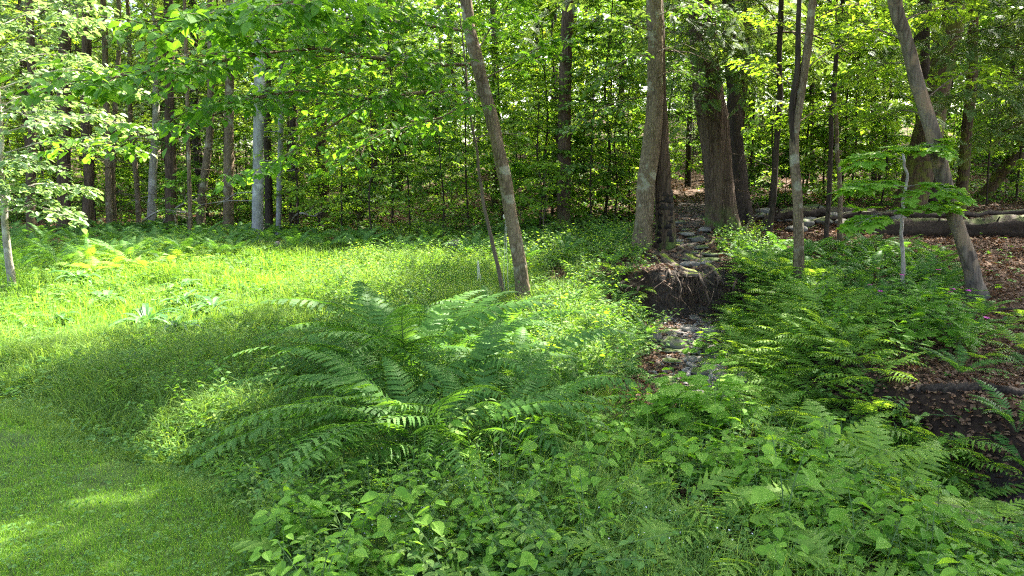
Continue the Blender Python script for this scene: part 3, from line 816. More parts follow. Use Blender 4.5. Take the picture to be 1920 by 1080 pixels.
# trunks standing along the back of the lawn, left to right
row = [([(118, 440), (122, 330), (120, 200), (120, 60)], (24, 20), 'bark_brown', 'broad brown trunk behind the sunlit whitish leaves', 17),
       ([(60, 455), (58, 380), (62, 250), (60, 100)], (16, 12), 'bark_brown', 'brown trunk nearest the pale-barked tree at the left edge', 16),
       ([(160, 440), (168, 330), (160, 200), (164, 60)], (18, 15), 'bark_brown', 'brown trunk between the broad brown trunk and the slim twin trunks', 17.5),
       ([(207, 438), (203, 330), (200, 220), (195, 60)], (12, 9), 'bark_smooth', 'left one of two slim twin trunks at the dark wood edge', 15.5),
       ([(216, 436), (212, 330), (216, 220), (222, 60)], (9, 7), 'bark_smooth', 'right one of two slim twin trunks at the dark wood edge', 15.7),
       ([(262, 432), (256, 340), (246, 250), (242, 100)], (9, 7), 'bark_smooth', 'slender curved trunk left of the bright sunlit trunk', 16),
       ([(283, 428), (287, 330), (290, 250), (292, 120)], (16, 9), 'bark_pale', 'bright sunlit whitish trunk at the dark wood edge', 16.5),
       ([(321, 436), (320, 340), (318, 200), (318, 60)], (20, 16), 'bark_brown', 'stout dark brown trunk right of the bright sunlit trunk', 15.5),
       ([(355, 448), (356, 360), (352, 240), (350, 100)], (8, 6), 'bark_smooth', 'pencil-thin trunk right of the stout dark brown trunk', 15),
       ([(373, 438), (380, 360), (388, 300), (394, 200)], (18, 12), 'bark_smooth', 'grey trunk tilting right behind the pencil-thin trunk', 16.5),
       ([(428, 436), (428, 340), (428, 220), (430, 60)], (20, 15), 'bark_smooth', 'clean tan trunk left of the pale grey spotted trunk', 15.5),
       ([(483, 452), (483, 340), (485, 240), (488, 130), (490, 0)], (21, 18), 'bark_grey', 'pale grey spotted trunk, the brightest behind the lawn', 14.2),
       ([(504, 440), (504, 330), (502, 220), (500, 80)], (16, 12), 'bark_dark', 'dark trunk right behind the pale grey spotted trunk', 17.5),
       ([(521, 442), (524, 340), (526, 230), (528, 80)], (11, 8), 'bark_grey', 'slim pale grey trunk right of the dark one', 15.5),
       ([(552, 430), (550, 330), (552, 200), (555, 60)], (16, 12), 'bark_dark', 'dark brown trunk behind the bright green saplings', 18),
       ([(608, 430), (606, 330), (602, 240), (600, 80)], (22, 16), 'bark_brown', 'wide shaded trunk in the middle of the bright green saplings', 18),
       ([(674, 420), (673, 320), (675, 230), (678, 80)], (14, 10), 'bark_brown', 'shaded trunk above the tall ferns left of the grey boulder', 19)]
for k, (px, wd, bk, lab, Yd) in enumerate(row):
    con_ = k in (0, 2, 7, 12, 14)
    own_trunk('woodland_tree', px, wd, lab, bk, 14, crown_seed=20 + k, mul=1.3, nlimb=18 if con_ else 18, crown0=4.4 if con_ else 4.4, R=2.3, tmpl=SPRIG if con_ else LO, leafmat='needle' if con_ else ('leaf' if k % 2 else 'leaf_yellow'),
              size=.32 if con_ else .14, step=.22 if con_ else .12, sprigs=con_, Y=None, sides=10, dead=8, nsec=7, elev=(0, .3) if con_ else (.1, .8), flare=(1.1, .3, 4))
midrow = [([(1010, 345), (1008, 250), (1006, 130), (1010, 0)], (9, 8), 'bark_dark', 'thin dark trunk right of the leaning tree with the pale ring'),
          ([(1040, 350), (1041, 230), (1040, 100), (1038, 0)], (14, 11), 'bark_dark', 'dark trunk in the gap between the two nearest middle trees'),
          ([(1066, 335), (1068, 200), (1070, 60), (1071, 0)], (10, 8), 'bark_dark', 'thin dark trunk left of the scaly barked tree, seen against bright leaves'),
          ([(1163, 345), (1165, 230), (1166, 100), (1168, 0)], (12, 9), 'bark_dark', 'dark trunk close left of the straight scaly barked tree'),
          ([(1290, 350), (1292, 260), (1296, 160)], (11, 8), 'bark_dark', 'dark trunk seen between ribbed trunk and massive hemlock'),
          ([(1412, 350), (1410, 250), (1412, 120), (1414, 0)], (12, 10), 'bark_dark', 'dark trunk right behind the narrow hemlock'),
          ([(1524, 350), (1523, 250), (1524, 120), (1530, 0)], (8, 7), 'bark_dark', 'thin dark trunk between the forked tree and the straight pole'),
          ([(1640, 345), (1638, 240), (1640, 120), (1644, 0)], (9, 8), 'bark_dark', 'thin dark trunk above the layered maple sapling'),
          ([(1868, 330), (1870, 220), (1872, 100), (1874, 0)], (12, 10), 'bark_dark', 'dark trunk at the far right behind the slanting snag'),
          ([(1905, 345), (1900, 220), (1902, 100), (1904, 0)], (15, 12), 'bark_dark', 'dark trunk at the right edge above the log')]
for k, (px, wd, bk, lab) in enumerate(midrow):
    own_trunk('woodland_tree', px, wd, lab, bk, 14, crown_seed=50 + k, mul=1.2, nlimb=16, crown0=5, R=2.6, tmpl=LO, leafmat='leaf' if k % 2 else 'leaf_yellow', size=.16, step=.14, sides=8, dead=6, nsec=7)

# hemlock just outside the right edge, its dark boughs hanging into the picture
own_trunk('hemlock_tree', [(2120, 480), (2115, 300), (2110, 100), (2105, 0)], (40, 34), 'hemlock past the right edge whose dark boughs hang into the top right corner', 'bark_brown', 12, crown_seed=77, nlimb=22, crown0=4.5, R=2.6, tmpl=SPRIG, leafmat='needle',
          size=.28, step=.2, sprigs=True, dead=4, elev=(0, .3), Y=10.5, limbs=[
    dict(path=[A(2110, v0, 10.5), A((2110 + u1) / 2, (v0 + v1) / 2 - 22, 10.2), A(u1, v1, 9.8)], r=.018, nsec=18, len=.8, size=.24, step=.13, ter=3) for v0, u1, v1 in
    [(-20, 1740, 20), (40, 1690, 95), (90, 1800, 110), (140, 1760, 190), (10, 1860, 60), (200, 1850, 260), (170, 1900, 200)]])
# slanting dead snag at the right
g = Geo()
a = hit(1838, 372); f0 = a.copy()
tube(g, smooth_path([a - f0 + [0, 0, -.1], A(1870, 335, a[1]) - f0, A(1900, 300, a[1]) - f0, A(1960, 240, a[1] + .5) - f0, A(2040, 150, a[1] + 1) - f0], 16), [.16, .14, .09], sides=10, lump=.2, seed=3)
put('dead_snag', g.mesh('dead_snag', M['bark_mossy'], smooth=True), loc=f0, label='dead grey trunk slanting up to the right edge behind the log', cat='tree')

# ------------------------------------------------------------------ the wood behind
rng = np.random.RandomState(77)
own_xy = [tuple(o.location[:2]) for o in bpy.data.objects if o.get('category') == 'tree']
def spots(n, y0, y1, mind, rng, xk=.80, power=1.0, dens=None, avoid=1.0):
    out = []
    for _ in range(n * 60):
        y = y0 + (y1 - y0) * rng.rand() ** power; x = rng.uniform(-1, 1) * (xk * y + 3)
        if dens is not None and rng.rand() > dens(x, y): continue
        if any((x - a) ** 2 + (y - b) ** 2 < mind * mind for a, b in out): continue
        if any((x - a) ** 2 + (y - b) ** 2 < avoid * avoid for a, b in own_xy): continue
        out.append((x, y))
        if len(out) >= n: break
    return out
TALLBARK = ['bark_brown', 'bark_dark', 'bark_dark', 'bark_smooth', 'bark_brown']
for k, (x, y) in enumerate(spots(125, 20, 62, 2.1, rng, power=.9, dens=lambda x, y: .65 if y < 34 else 1)):
    hem = (x < -.12 * y and rng.rand() < .55) or rng.rand() < .12
    key = 'hem%d' % rng.randint(2) if hem else 'tall%d' % rng.randint(3)
    thing_tree('forest_tree', key, (x, y, hz(x, y)), rng.uniform(0, 6.28), rng.uniform(.8, 1.15),
               'dark-trunked tree deep in the wood behind the lawn', group='trees deep in the wood', bark=TALLBARK[rng.randint(5)])
for k, (x, y) in enumerate(spots(135, 15.3, 42, 1.25, rng, power=1.0, dens=lambda x, y: (.25 if x < -.15 * y and y < 21 else 1) * (0 if (1.0 < x < 7.5 and y < 17) else 1))):
    thing_tree('understory_tree', 'sap%d' % rng.randint(3), (x, y, hz(x, y)), rng.uniform(0, 6.28), rng.uniform(.75, 1.25),
               'leafy young tree filling the wood below the tall trees', group='leafy young trees under the tall wood')
for k, (x, y) in enumerate(spots(225, 14.5, 44, .8, rng, power=.9, dens=lambda x, y: (0 if (x < -.45 * y + 1 and y < 15.5) or (2.0 < x < 4.6 and y < 17) or (x > 4 and y < 16.5) else 1), avoid=.5)):
    thing_tree('forest_shrub', 'shrub%d' % rng.randint(3), (x, y, hz(x, y)), rng.uniform(0, 6.28), rng.uniform(.7, 1.3),
               'low leafy shrub on the forest floor behind the lawn', cat='shrub', group='low shrubs of the forest floor')

# the mass of leaves farther off
# bright saplings closing the gap behind the two nearest trees
rng = np.random.RandomState(19)
for k, (u, v, s) in enumerate([(700, 455, .62), (640, 450, .7), (770, 445, .7), (830, 450, .6), (560, 446, .7), (880, 440, .75), (1010, 440, .7), (1060, 430, .7), (1110, 440, .6), (1150, 425, .7), (600, 440, .8), (735, 440, .85), (940, 430, .8), (1290, 395, .7), (1180, 400, .7), (1440, 395, .7), (1500, 388, .75),
                               (1590, 392, .7), (1650, 388, .8), (1850, 385, .7), (1905, 380, .8), (1545, 380, .9), (1400, 385, .8), (385, 430, .6), (180, 428, .6)]):
    p = hit(u, v)
    if stream_info(p[0], p[1])[0] < .5: continue
    thing_tree('understory_tree', 'sap%d' % (k % 3), p, rng.uniform(0, 6.28), s * rng.uniform(.9, 1.1), 'leafy young tree filling the wood below the tall trees', group='leafy young trees under the tall wood')
rng = np.random.RandomState(9)
g = Geo(); nC = 1500
yy = rng.uniform(60, 105, nC); xx = rng.uniform(-1, 1, nC) * (yy * .85); cz = height(xx, yy) + rng.uniform(0, 1, nC) ** .9 * 17
N = 42
P = np.repeat(np.column_stack([xx, yy, cz]), N, 0) + rng.randn(nC * N, 3) * np.array([1.3, 1.3, .9])
scatter(g, LO[0], LO[1], P, rotmats(rng.randn(len(P), 3), np.array([0, 0, 1.]) + rng.randn(len(P), 3) * .5), rng.uniform(.35, .7, len(P)), 0)
put('far_woods', g.mesh('far_woods', M['leaf']), kind='stuff', label='distant mass of leaves on the wooded slope')
# dead fallen branches, pale, in the dark wood at the left
# spreading trees just outside the picture whose leaves shade the foreground
def canopy_tree(x, y, seed, H, crown0, R, nlimb, label, size=.19, leafmat='leaf', speck=.28):
    rng = np.random.RandomState(seed)
    f = np.array([x, y, hz(x, y)])
    cut = lambda q: lit_amount(*[np.array([c[0]]) for c in sun_foot((q + f)[None])])[0] > .5
    W, Lv = trunk_crown(rng, cut=cut, H=H, crown0=crown0, R=R, nlimb=nlimb, size=size, nsec=13, step=.13, r=.16, ter=3, mul=2.6, bend=.2, elev=(.05, .8), secf=.42)
    e = put('forest_tree', None, loc=f, label=label, cat='tree')
    put('trunk', W.mesh('canopy_trunk', M['bark_brown'], smooth=True), e)
    C = Geo(); Lv.build(C, LO, keep=lambda P: keep_mask(P + f, rng, speck))
    put('crown', C.mesh('canopy_crown', M[leafmat]), e)
for q in [(5.6, 4.2, 1, 12, 5.0, 4.6, 44, 'spreading tree beside the photographer, nearest the right of the stream'), (8.6, 7.0, 2, 13, 4.8, 4.0, 40, 'broad tree past the right edge, beyond the worn tan trunk'),
          (3.9, 2.4, 6, 12, 5.2, 4.0, 36, 'spreading tree right beside the photographer'), (9.5, 11.5, 3, 14, 4.5, 3.8, 36, 'broad tree past the right edge, level with the log'), (1.2, 16.2, 4, 14, 5.5, 3.4, 30, 'tall tree in the middle behind the straight scaly tree'),
          (5.6, 18.0, 5, 15, 5.5, 3.4, 34, 'tall tree behind the massive hemlock on the slope')]:
    canopy_tree(*q)

# ------------------------------------------------------------------ ferns
def frond(g, L, npair, wmax, el0, el1, rows=7, zig=.3, stem=.15, sweep=.3, pw=.30, mi=0, smi=1, rng=None, twist=0.0, side=0.0, shape=(.38, .9), droopp=.25, wv=None, flat=False):
    """one frond from the origin, bending in the YZ plane"""
    n = npair + 1
    s = np.linspace(0, 1, 60); el = el0 + (el1 - el0) * s ** 1.15
    ds = L / 59
    y = np.cumsum(np.cos(el)) * ds; z = np.cumsum(np.sin(el)) * ds; x = side * L * s ** 2
    P = np.column_stack([x, y, z]); T = nrm(np.gradient(P, axis=0))
    tube(g, P[::6], [.0035, .001], sides=3, mi=smi, cap=False)
    V = []; F = []
    for k in range(npair):
        u = (k + .5) / npair; t = stem + (1 - stem) * u
        i = min(int(t * 59), 58)
        a = P[i]; tan = T[i]
        pk, ex = shape
        w = wmax * ((u / pk) ** .6 if u < pk else ((1 - u) / (1 - pk)) ** ex * .98 + .02)
        if rng is not None: w *= rng.uniform(.9, 1.08)
        X = np.array([1., 0, 0]); Nn = nrm(np.cross(X, tan))
        for sd in (-1, 1):
            d = nrm(X * sd + tan * (sweep + .5 * u) + Nn * rng.uniform(-.05, .12) if rng is not None else X * sd)
            wd = min(L * (1 - stem) / npair * .88, w * pw * 2) if wv is None else wv * (1.1 - .5 * u)
            b0 = len(V)
            ac = tan * 1.0
            for r in range(rows):
                q = r / (rows - 1)
                prof = ((1 - q ** 3) * .92 if flat else (1 - q) ** .55 * (.75 + .35 * math.sin(math.pi * min(1, q * 1.6)))) if r < rows - 1 else .02
                zz = 1 - zig if r % 2 else 1.0
                c = a + d * w * q + Nn * (-droopp * w * q * q)
                V.append(c - ac * wd * .5 * prof * zz + Nn * .0); V.append(c + ac * wd * .5 * prof * zz + Nn * .12 * wd)
            for r in range(rows - 1):
                o = b0 + 2 * r
                F.append((o, o + 2, o + 3, o + 1) if sd > 0 else (o, o + 1, o + 3, o + 2))
    g.add(np.array(V), np.array(F), mi)

def rotz(v, a):
    c, s = math.cos(a), math.sin(a)
    return v @ np.array([[c, s, 0], [-s, c, 0], [0, 0, 1]])

def fern_mesh(name, seed, nf, L, npair, wmax, mat, rows=5, zig=.3, el0=(.9, 1.3), el1=(-.5, .0), **k):
    rng = np.random.RandomState(seed); g = Geo()
    for q in range(nf):
        h = Geo()
        frond(h, L * rng.uniform(.7, 1.1), npair, wmax * rng.uniform(.85, 1.1), rng.uniform(*el0), rng.uniform(*el1), rows=rows, zig=zig, rng=rng, side=rng.uniform(-.12, .12), **k)
        v = rotz(h.verts(), q * 2 * math.pi / nf + rng.uniform(-.3, .3)); o = 0
        base = g.n; g.v.append(v); g.n += len(v)
        for f, mi in h.f: g.f.append((f + base, mi))
    return g.mesh(name, [M[mat], M['stalk']])

# big ferns of the middle: every frond a child
BIGF = []
for q in range(6):
    rng = np.random.RandomState(200 + q); g = Geo()
    frond(g, 1.0, 31, .125, rng.uniform(.6, 1.15), rng.uniform(-.65, -.15), rows=11, zig=.34, rng=rng, side=rng.uniform(-.2, .2), sweep=.3, stem=.14, droopp=.3, flat=True)
    BIGF.append(g.mesh('big_frond', [M['fern_dark'] if q % 3 else M['fern'], M['stalk']]))
big = [((730, 800), 1.0, 'big arching fern at the left of the central clump, fronds reaching over the grass'), ((790, 850), .95, 'big arching fern at the front of the central clump, fronds hanging toward the camera'),
       ((690, 730), .95, 'big fern at the rear left of the central clump'), ((770, 720), 1.05, 'tall big fern in the heart of the central clump'), ((850, 760), .95, 'big fern right of the heart of the central clump'),
       ((840, 690), .95, 'big fern at the back of the central clump'), ((910, 820), .8, 'fern at the front right of the central clump, over dark soil'), ((960, 740), .85, 'fern right of the central clump below the leaning tree'),
       ((900, 670), .85, 'fern behind the central clump, below the leaning tree'), ((1000, 810), .7, 'fern at the right tip of the central clump'), ((740, 660), .8, 'fern at the back left of the central clump in long grass'),
       ((950, 640), .75, 'sunlit fern at the foot of the leaning tree'), ((860, 850), .75, 'low fern in front of the dark heart of the central clump')]
rng = np.random.RandomState(12)
for k, ((u, v), L, lab) in enumerate(big):
    p = hit(u, v)
    e = put('big_fern', None, loc=p + [0, 0, -.02], rz=rng.uniform(0, 6.28), label=lab, cat='fern', group='big arching ferns of the central clump')
    nf = 12
    for q in range(nf):
        s = 1.4 * L * rng.uniform(.6, 1.08)
        put('frond', BIGF[rng.randint(6)], e, loc=(0, 0, 0), rz=q * 2 * math.pi / nf + rng.uniform(-.25, .25), sc=(s, s, s), rx=rng.uniform(-.2, .25), ry=rng.uniform(-.25, .25))
    for az, s in {0: [(2.35, 1.45), (2.75, 1.5), (1.95, 1.3), (2.55, 1.25)], 1: [(2.6, 1.45), (3.0, 1.35), (3.5, 1.1), (2.3, 1.5)], 2: [(1.9, 1.35), (1.5, 1.3)], 5: [(.3, 1.3), (-.3, 1.35)], 6: [(3.7, 1.1), (4.3, 1.0)], 7: [(5.3, 1.0), (-.4, 1.1)]}.get(k, []):
        put('frond', BIGF[rng.randint(6)], e, loc=(0, 0, 0), rz=az - e.rotation_euler.z, sc=(s, s, s), rx=-.18, ry=rng.uniform(-.1, .35))

# ferns of other kinds, as whole plants
FM = {}
for q in range(3):
    FM['tall%d' % q] = fern_mesh('tall_fern', 300 + q, 9, .8, 22, .12, 'fern', rows=5, el0=(.9, 1.35), el1=(-.5, .1))
    FM['small%d' % q] = fern_mesh('small_fern', 310 + q, 7, .44, 13, .10, 'fern_light', rows=5, zig=.22, el0=(.35, 1.0), el1=(-.65, -.05), stem=.2, shape=(.3, .8))
    FM['dark%d' % q] = fern_mesh('dark_fern', 320 + q, 7, .45, 13, .085, 'fern', rows=5, zig=.25, el0=(.6, 1.2), el1=(-.6, 0), stem=.2)
    FM['sens%d' % q] = fern_mesh('lobed_fern', 330 + q, 4, .36, 7, .115, 'fern_light', rows=8, zig=.16, el0=(.9, 1.2), el1=(-.7, -.25), stem=.34, pw=.22, sweep=.55, wv=.040, shape=(.3, .7), droopp=.15)
EXCL = []
def plant_field(name, keys, poly, n, seed, mind, sc, label, cat, group, sink=.02, cond=None, tilt=.22):
    rng = np.random.RandomState(seed + 1)
    for p in px_scatter(poly, n, seed, mind):
        if cond is not None and not cond(p): continue
        k = keys[rng.randint(len(keys))]
        put(name, (FM if k in FM else HM)[k], loc=p - [0, 0, sink], rz=rng.uniform(0, 6.28), sc=rng.uniform(*sc), label=label, cat=cat, group=group, rx=rng.uniform(-tilt, tilt), ry=rng.uniform(-tilt, tilt))

RB = [(1400, 500), (1480, 500), (1560, 560), (1600, 620), (1640, 700), (1690, 790), (1760, 850), (1850, 885), (1890, 950), (1760, 960), (1640, 930), (1540, 880), (1440, 820), (1410, 760), (1390, 690), (1375, 620), (1385, 560)]
plant_field('bank_fern', ['small0', 'small1', 'small2'], RB, 260, 41, .12, (.9, 1.45), 'light green fern in the dense drift on the right bank of the stream', 'fern', 'light green ferns on the right bank')
plant_field('dark_fern', ['dark0', 'dark1', 'dark2'], [(1380, 480), (1470, 462), (1640, 462), (1760, 470), (1790, 520), (1780, 600), (1700, 560), (1600, 600), (1500, 560), (1400, 540)], 170, 42, .17, (.7, 1.2),
            'dark green fern on the shaded ground below the log', 'fern', 'dark green ferns below the log')
plant_field('tall_fern', ['tall0', 'tall1', 'tall2'], [(0, 450), (120, 440), (280, 435), (440, 445), (520, 460), (440, 480), (200, 500), (100, 510), (0, 520)], 85, 43, .5, (.7, 1.1),
            'tall fern in the bank of ferns between lawn and dark wood', 'fern', 'tall ferns between the lawn and the dark wood')
plant_field('tall_fern', ['tall0', 'tall1', 'tall2'], [(520, 455), (600, 450), (690, 452), (700, 470), (560, 478)], 14, 44, .5, (.8, 1.1),
            'tall fern in the clump behind the short stone at the lawn edge', 'fern', 'tall ferns right of the grey spotted trunk')
plant_field('meadow_fern', ['small0', 'small1', 'small2'], [(170, 470), (300, 455), (400, 470), (390, 500), (250, 510), (150, 520)], 55, 45, .3, (1.0, 1.5),
            'yellow-green sunlit fern in the bright patch behind the lawn', 'fern', 'sunlit ferns in the bright patch')
plant_field('tall_fern', ['tall0', 'tall1'], [(730, 470), (790, 470), (790, 485), (730, 485)], 2, 46, .3, (.85, 1.0), 'upright sunlit fern left of the grey boulder', 'fern', 'upright ferns left of the boulder')
plant_field('lobed_fern', ['sens0', 'sens1', 'sens2'], [(1040, 900), (1500, 860), (1560, 1000), (1600, 1150), (1000, 1150)], 34, 47, .22, (.8, 1.25), 'fern with broad lobed leaflets in the foreground weeds', 'fern', 'lobed ferns in the foreground')
plant_field('small_fern', ['small0', 'small1', 'small2', 'sens0'], [(1400, 900), (1700, 940), (1940, 1020), (1940, 1200), (1500, 1200), (1380, 1000)], 45, 147, .18, (.6, 1.0), 'small fern scattered among the oval-leaved weeds at the lower right', 'fern', 'small ferns at the lower right')
plant_field('slope_fern', ['small0', 'small1', 'dark2', 'tall2'], [(1700, 700), (1780, 640), (1920, 600), (1925, 690), (1800, 720), (1720, 700)], 9, 148, .3, (.5, 1.0), 'small fern on the bare leafy slope at the right edge', 'fern', 'small ferns on the bare slope')
plant_field('wood_fern', ['dark0', 'dark1', 'small1'], [(1000, 600), (1080, 540), (1180, 500), (1210, 560), (1200, 640), (1150, 700), (1060, 740), (1010, 700)], 80, 48, .15, (.7, 1.1), 'fern among the mixed plants on the left bank of the stream', 'fern', 'ferns on the left bank')
plant_field('wood_fern', ['dark0', 'dark2', 'tall1'], [(780, 440), (1180, 430), (1190, 470), (1000, 500), (800, 470)], 34, 49, .4, (.7, 1.1), 'shaded fern between the grey boulder and the straight scaly tree', 'fern', 'shaded ferns in the middle')
for (u, v, s, lab) in [(1790, 640, 1.0, 'dark arching fern beside the pink-flowered bramble'), (1760, 575, .95, 'upright fern above the pink-flowered bramble'), (1215, 640, .75, 'dark fern on the lip of the left bank over the pool'),
                       (1905, 820, .9, 'fern at the right edge on the stream bank'), (1150, 500, .8, 'sunlit fern left of the mossy roots'), (1060, 745, .6, 'small upright fern on the left bank'), (1840, 600, .8, 'fern under the flared dark roots'),
                       (1925, 900, .8, 'light green fern at the right edge above the stream')]:
    put('arching_fern', FM['tall%d' % int(u % 3)], loc=hit(u, v), rz=u * .1, sc=s * .8, label=lab, cat='fern')

# ------------------------------------------------------------------ leafy herbs
def herb_mesh(name, seed, H, nl, size, tmpl, mats, whorl=1, spread=.5, stemr=.003, lean=.2, top=True, nst=1, petiole=.05, flat=.25, droop=.15, flowers=0):
    rng = np.random.RandomState(seed); g = Geo()
    P = []; D = []; N = []; S = []; FP = []
    for s in range(nst):
        ang = rng.uniform(0, 6.28); ln = rng.uniform(.3, 1) * lean * (1 if nst == 1 else 1.6)
        h = H * rng.uniform(.75, 1.1)
        pts = smooth_path([[0, 0, -.02], [math.cos(ang) * ln * h * .3, math.sin(ang) * ln * h * .3, h * .55], [math.cos(ang) * ln * h, math.sin(ang) * ln * h, h]], 8)
        tube(g, pts, [stemr, stemr * .5], sides=4, mi=1, cap=False)
        for k in range(nl):
            t = .25 + .75 * (k + .5) / nl; i = t * 7; j = min(int(i), 6); b = pts[j] + (pts[j + 1] - pts[j]) * (i - j)
            for w in range(whorl):
                a = k * 2.4 + w * 2 * math.pi / whorl + rng.uniform(-.3, .3)
                d = np.array([math.cos(a), math.sin(a), rng.uniform(-.05, .35)])
                pe = petiole * (1.2 - .6 * t) * rng.uniform(.7, 1.3)
                e = b + d * pe
                tube(g, [b, e], [.0014, .0011], sides=3, mi=1, cap=False)
                P.append(e); D.append(d * [1, 1, .3] - [0, 0, droop * rng.uniform(.3, 1.6)]); N.append(np.array([0, 0, 1.]) + rng.randn(3) * flat); S.append(size * rng.uniform(.7, 1.15) * (1.15 - .45 * t))
        if top: P.append(pts[-1]); D.append([math.cos(ang), math.sin(ang), .1]); N.append([0, 0, 1]); S.append(size * .6)
        FP.append(pts[-1] + [0, 0, .05])
    scatter(g, tmpl[0], tmpl[1], np.array(P), rotmats(np.array(D), np.array(N)), np.array(S), 0)
    if flowers:
        for q in FP[:flowers]:
            k = 6; a = np.arange(k) * 2 * math.pi / k + rng.rand()
            scatter(g, OV[0] * [1.3, 1, 1], OV[1], np.repeat([q], k, 0), rotmats(np.column_stack([np.cos(a), np.sin(a), np.full(k, .35)]), np.array([0, 0, 1.]) + rng.randn(k, 3) * .1), np.full(k, .036), 2)
    return g.mesh(name, [M[c] for c in mats])
HM = {}
for q in range(4):
    HM['oval%d' % q] = herb_mesh('oval_herb', 400 + q, .38, 6, .115, OV, ['herb', 'stalk'], whorl=2 if q % 2 else 1, petiole=.05, nst=2 if q < 2 else 1)
    HM['trio%d' % q] = herb_mesh('trio_herb', 410 + q, .26, 3, .085, OV, ['herb_bright' if q % 2 else 'herb', 'stalk'], whorl=3, petiole=.05, nst=2)
    HM['low%d' % q] = herb_mesh('low_herb', 420 + q, .17, 4, .06, OV if q % 2 else HEART, ['cover', 'stalk'], whorl=2, petiole=.04, nst=3, lean=.8)
    HM['lobe%d' % q] = herb_mesh('lobed_herb', 430 + q, .34, 5, .15, BROADLOBE, ['herb_bright', 'stalk'], petiole=.10, nst=2, flat=.2)
    HM['mapl%d' % q] = herb_mesh('bramble', 440 + q, .55, 7, .15, MAPLE, ['herb', 'stalk', 'petal'], petiole=.09, nst=3, lean=.5, flowers=1 if q in (0, 1) else 0)
    HM['nar%d' % q] = herb_mesh('narrow_herb', 450 + q, .42, 12, .075, (MD[0] * [.6, 1, 1], MD[1]), ['grass_long' if q % 2 else 'herb', 'stalk'], petiole=.006, nst=3, lean=.5, flat=.4)
    HM['bush%d' % q] = herb_mesh('leafy_weed', 460 + q, .4, 11, .06, MD, [['herb', 'leaf_yellow', 'leaf', 'cover'][q], 'stalk'], petiole=.03, nst=6, lean=.9, flat=.45)
K4 = lambda s: [s + '%d' % q for q in range(4)]
plant_field('bank_weed', K4('low') + K4('trio'), RB, 60, 241, .2, (.8, 1.5), 'broad-leaved plant poking through the light green ferns on the right bank', 'weed', 'broad-leaved plants among the right bank ferns')
plant_field('oval_leaved_plant', K4('oval') + K4('trio'), [(1090, 800), (1250, 770), (1400, 800), (1500, 880), (1620, 950), (1800, 1010), (1930, 1060), (1940, 1240), (1500, 1240), (1420, 1000), (1200, 930), (1080, 860)], 250, 61, .10, (.4, .95),
            'knee-high plant with smooth oval leaves in the foreground weeds', 'weed', 'oval-leaved weeds in the foreground', cond=lambda p: stream_info(p[0], p[1])[0] > .3)
plant_field('lobed_leaf_plant', K4('lobe'), [(1240, 790), (1400, 790), (1400, 830), (1250, 830)], 12, 62, .14, (.9, 1.25), 'bright plant with large lobed leaves in front of the stream bed', 'weed', 'large lobed leaves before the stream')
plant_field('lobed_leaf_plant', K4('lobe'), [(1290, 650), (1350, 650), (1350, 690), (1300, 690)], 6, 63, .12, (.55, .75), 'small bright plant with lobed leaves growing in the stream bed', 'weed', 'small lobed plants in the stream bed')
plant_field('pink_flowered_bramble', ['mapl0', 'mapl1'], [(1660, 610), (1780, 590), (1800, 640), (1790, 700), (1690, 690)], 8, 64, .22, (.8, 1.0), 'bramble with maple-like leaves and a pink flower on the right bank', 'bramble', 'pink-flowered brambles on the right bank')
plant_field('bramble', ['mapl2', 'mapl3'], [(1640, 600), (1780, 580), (1810, 640), (1790, 700), (1680, 690)], 13, 164, .17, (.6, .9), 'bramble with maple-like leaves and no flower on the right bank', 'bramble', 'flowerless brambles on the right bank')
plant_field('low_leafy_plant', K4('low') + K4('trio'), [(1400, 520), (1560, 540), (1640, 600), (1600, 640), (1420, 600), (1480, 560)], 110, 65, .13, (.8, 1.3), 'low broad-leaved plant among the ferns on the right bank', 'weed', 'low broad-leaved plants on the right bank')
plant_field('leafy_weed', K4('bush') + K4('nar') + K4('low'), [(1000, 580), (1060, 510), (1180, 480), (1230, 500), (1180, 560), (1220, 640), (1200, 700), (1100, 780), (1010, 760), (960, 650)], 150, 66, .13, (.55, 1.15),
            'leafy weed in the mixed growth between leaning tree and stream', 'weed', 'mixed weeds on the left bank', cond=lambda p: stream_info(p[0], p[1])[0] > .55)
plant_field('meadow_weed', K4('nar') + K4('bush'), [(680, 480), (900, 480), (960, 520), (850, 560), (800, 600), (640, 620), (560, 580), (600, 520)], 110, 67, .22, (.6, 1.1), 'leafy stalk in the rough grass left of the leaning tree', 'weed', 'weeds in the rough grass')
plant_field('grassland_weed', K4('low') + K4('bush') + K4('nar') + K4('trio'), [(380, 640), (520, 640), (560, 760), (500, 900), (700, 1000), (1000, 960), (1100, 1100), (560, 1100), (350, 850), (120, 700)], 280, 68, .11, (.4, .9), 'small weed in the rough grass round the central fern clump', 'weed', 'small weeds round the fern clump')
plant_field('woodland_weed', K4('low') + K4('bush'), [(760, 430), (1200, 425), (1200, 470), (1000, 520), (900, 480), (700, 470)], 130, 69, .3, (.8, 1.4), 'leafy weed at the edge of the wood behind the leaning tree', 'weed', 'weeds at the wood edge')
plant_field('leafy_weed', K4('low') + K4('trio') + K4('bush'), [(1340, 440), (1420, 440), (1470, 470), (1400, 500), (1340, 470)], 40, 70, .18, (.7, 1.1), 'leafy weed round the foot of the massive hemlock', 'weed', 'weeds at the foot of the hemlock')
plant_field('meadow_plant', K4('trio') + K4('low') + K4('oval') + K4('nar') + ['sens0', 'sens1', 'sens2'], [(620, 900), (900, 850), (1080, 860), (1120, 1000), (1080, 1200), (600, 1200), (480, 1000)], 190, 168, .10, (.5, 1.05), 'mixed broad-leaved plant in the grass at the bottom centre', 'weed', 'mixed plants at the bottom centre')
